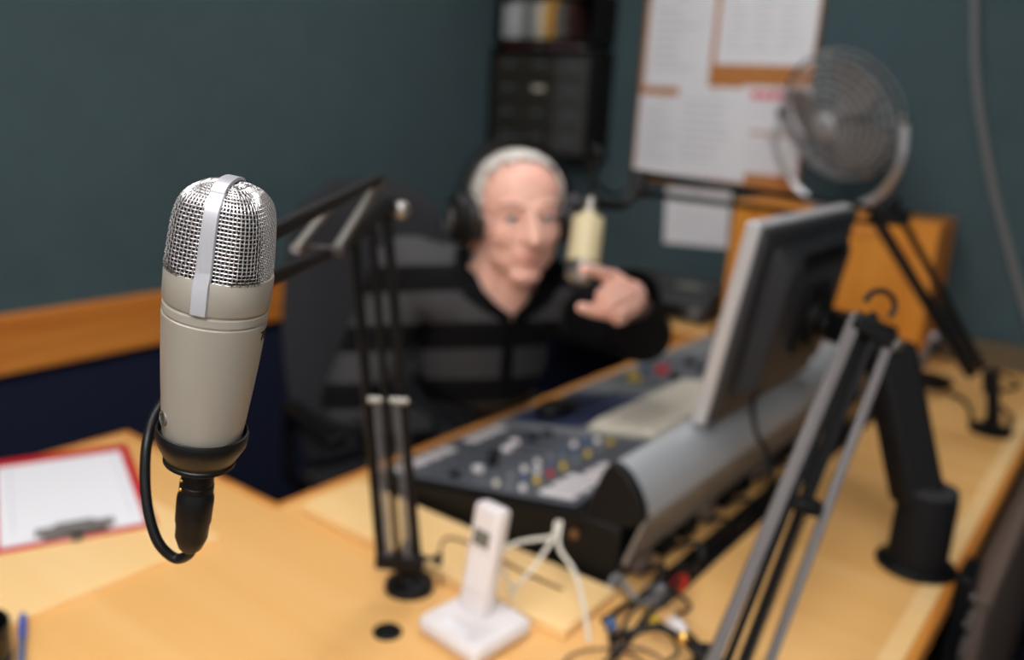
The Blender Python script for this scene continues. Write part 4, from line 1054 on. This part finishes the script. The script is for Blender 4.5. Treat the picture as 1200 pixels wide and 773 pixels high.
# collar, open at the throat, and button placket
from mathutils.bvhtree import BVHTree
bv = BVHTree.FromPolygons([tuple(v.co + off) for v in skin.data.vertices] + [tuple(v.co + off) for v in jump.data.vertices],
                          [tuple(p.vertices) for p in skin.data.polygons] + [tuple(k + len(skin.data.vertices) for k in p.vertices) for p in jump.data.polygons])
def on_cloth(u, v, lift):
    d = (P(u, v, 1) - CAM).normalized(); h = bv.ray_cast(CAM + d * .9, d)
    return (h[0] - d * lift) if h[0] else P(u, v, 1.68)
def flap(a, c, name, lift=.010, th=.007):
    m = MB(); vs = []; fs = []
    for (u0, v0), (u1, v1) in zip(a, c):
        p, q = on_cloth(u0, v0, lift), on_cloth(u1, v1, lift * .7); n = (CAM - p).normalized()
        vs += [p, q, q - n * th, p - n * th]
    for i in range(len(a) - 1):
        for k in range(4): fs.append((i * 4 + k, i * 4 + (k + 1) % 4, i * 4 + 4 + (k + 1) % 4, i * 4 + 4 + k))
    fs += [(0, 1, 2, 3), tuple(range(len(vs) - 4, len(vs)))[::-1]]
    return m.add(vs, fs).build(name, M_COLLAR, jump, angle=60)
flap([(550, 285), (552, 300), (557, 320), (567, 340), (581, 355), (600, 370)], [(535, 290), (532, 310), (534, 334), (547, 350), (568, 364), (597, 382)], 'collar')
flap([(648, 300), (638, 318), (628, 340), (614, 358), (601, 370)], [(664, 310), (656, 334), (646, 352), (627, 368), (604, 382)], 'collar')
flap([(591, 376), (590, 395), (588, 415), (586, 444)], [(606, 376), (604, 395), (602, 415), (600, 444)], 'placket', .006, .004)
MB().lathe([(.046, -.006), (.050, -.004), (.0505, .004), (.047, .012), (.043, .013), (.041, .004)], 36, cuff, None, dcu, cap=False).build('cuff', M_COLLAR, jump)
MB().lathe([(.044, -.006), (.048, -.004), (.0485, .004), (.045, .012), (.041, .013), (.039, .004)], 36, cR - dcr * .006, None, dcr, cap=False).build('cuff', M_COLLAR, jump)
# trousers and shoes
tr = MB()
tr.cap(PE + Vector((0, -.08, 0)), PE + Vector((0, .08, 0)),   .143, .143, 20)
for s, kx_, ky_ in ((-1, -.80, 1.30), (1, -.82, 1.56)):
    hp_ = PE + Vector((.02, s * .09, -.03)); kn_ = Vector((kx_, ky_, .58)); an = Vector((kx_ - .02, ky_, .12))
    tr.cap(hp_, kn_, .094, .070, 20); tr.cap(kn_, an, .068, .056, 20)
remesh('trousers', tr, M_TROUSER, man, .008, 4)
for s, kx_, ky_ in ((-1, -.80, 1.30), (1, -.82, 1.56)):
    m = MB(); m.cap((kx_ - .06, ky_, .046), (kx_ + .16, ky_, .040), .044, .038); m.cap((kx_ - .03, ky_, .05), (kx_ - .02, ky_, .10), .045, .045); m.box((kx_ + .05, ky_, .012), (.29, .085, .022))
    remesh('shoe', m, M_BLACK, man, .006, 3)
# eyes, brows, lips, hair
for s in (-1, 1):
    ey = MB().ell(hd(.0755, s * .0305, .0135), .0125 * K_, None, 20, 14).build('eye', M_EYE, man)
    g0 = hd(.0755, s * .0305, .0135); gz = (CAM - g0).normalized()
    MB().lathe([(.0005, .0), (.0060, .0), (.0060, .0012), (.0005, .0016)], 18, g0 + gz * .0119 * K_, None, gz).build('iris', M_IRIS, ey)
    MB().lathe([(.0003, .0), (.0026, .0), (.0003, .0008)], 12, g0 + gz * (.0119 * K_ + .0012), None, gz).build('pupil', M_BLACK, ey)
    MB().tube(spline([hd(.073, s * .050, .031), hd(.084, s * .034, .038), hd(.090, s * .014, .035)], 6), [.003 + .002 * sin(pi * i / 12) for i in range(13)], 8, flat=.6).build('eyebrow', M_BROW, man)
    MB().tube(spline([hd(.076, s * .046, .018), hd(.088, s * .032, .0235), hd(.085, s * .017, .018)], 6), .0034, 8).build('eyelid', M_SKIN, man)
MB().tube(spline([hd(.078, -.026, -.0620), hd(.090, -.012, -.0580), hd(.0935, 0, -.0590), hd(.090, .012, -.0580), hd(.078, .026, -.0625)], 6), [.0016 + .0016 * sin(pi * i / 24) for i in range(25)], 8).build('lips', M_LIPS, man)
MB().tube(spline([hd(.079, -.020, -.066), hd(.0905, 0, -.0685), hd(.079, .020, -.066)], 6), [.0016 + .0022 * sin(pi * i / 12) for i in range(13)], 8).build('lips', M_LIPS, man)
hm = MB()
hm.ell(hd(-.016, 0, .040), (.098 * K_, .0790 * K_ * KS, .0835 * K_), RH, 40, 28)
RHi = RH.transposed()
def hcut(c):
    p = RHi @ (c - H) / K_; f, s, u = p; s /= KS
    if u < -.040 or (abs(s) > .06 and u < -.015 and f > -.01): return True
    line = .008 if u < .05 else .008 + (u - .05) * .36      # temples recede, thin fringe on top
    line += .024 * min(1, max(0, (abs(s) - .040) / .03)) * (u < .075)
    line += .006 * sin(s * 210) + .004 * sin(s * 470 + u * 300)
    return f > line
hair = remesh('hair', hm, M_HAIR, man, .0035, 0, hcut)
hs_ = hair.modifiers.new('solid', 'SOLIDIFY'); hs_.thickness = .003; hs_.offset = 0
tex = bpy.data.textures.new('tuft', 'CLOUDS'); tex.noise_scale = .012
dm = hair.modifiers.new('tuft', 'DISPLACE'); dm.texture = tex; dm.strength = .007; dm.mid_level = .5

# headphones he wears
hpn = thing('headphones', hd(0, 0, -.03), 'black over-ear headphones worn by the seated person', 'headphones')
band = [hd(-.018 - .02 * sin(a), cos(a) * .091, .018 + sin(a) * .118) for a in [pi * i / 24 for i in range(25)]]
vs = []; fs = []
for i, p in enumerate(band):
    a = pi * i / 24; nrm_ = RH @ Vector((0, cos(a), sin(a)))
    for o_, w in ((0, -.016), (.010, -.013), (.010, .013), (0, .016)): vs.append(p + nrm_ * o_ + Fd * w)
for i in range(24):
    for k in range(4): fs.append((i * 4 + k, i * 4 + (k + 1) % 4, i * 4 + 4 + (k + 1) % 4, i * 4 + 4 + k))
fs += [(0, 1, 2, 3), (99, 98, 97, 96)]
MB().add(vs, fs).build('headband', M_BLACK, hpn, angle=50)
for s in (-1, 1):
    c = hd(-.012, s * .077, -.006); ax = Sd * s
    MB().lathe([(.022, -.008), (.042, -.006), (.046, .004), (.043, .013), (.022, .015)], 32, c, Ud, ax, cap=False).build('ear_cushion', M_LEATHER, hpn)
    MB().lathe([(.001, .010), (.044, .010), (.047, .018), (.045, .032), (.034, .042), (.001, .044)], 32, c, Ud, ax).build('ear_cup', M_BLACK, hpn)
    MB().bar(c + ax * .030 + Ud * .03, hd(-.018, s * .099, .030), .026, .008, up=ax).build('yoke', M_BLACK, hpn, bevel=.002)
    MB().lathe([(.018, .0435), (.026, .0415), (.026, .0445), (.018, .046)], 28, c, Ud, ax, cap=False).build('trim_ring', M_STEEL, hpn)

# ------------------------------------------------------------------ world, colour
w = bpy.data.worlds.new('world'); scene.world = w; w.use_nodes = True
w.node_tree.nodes['Background'].inputs[0].default_value = (.9, .95, 1, 1); w.node_tree.nodes['Background'].inputs[1].default_value = .15
vs_ = scene.view_settings; vs_.view_transform = 'Standard'; vs_.look = 'None'; vs_.gamma = 1; vs_.exposure = -0.42; vs_.use_curve_mapping = False
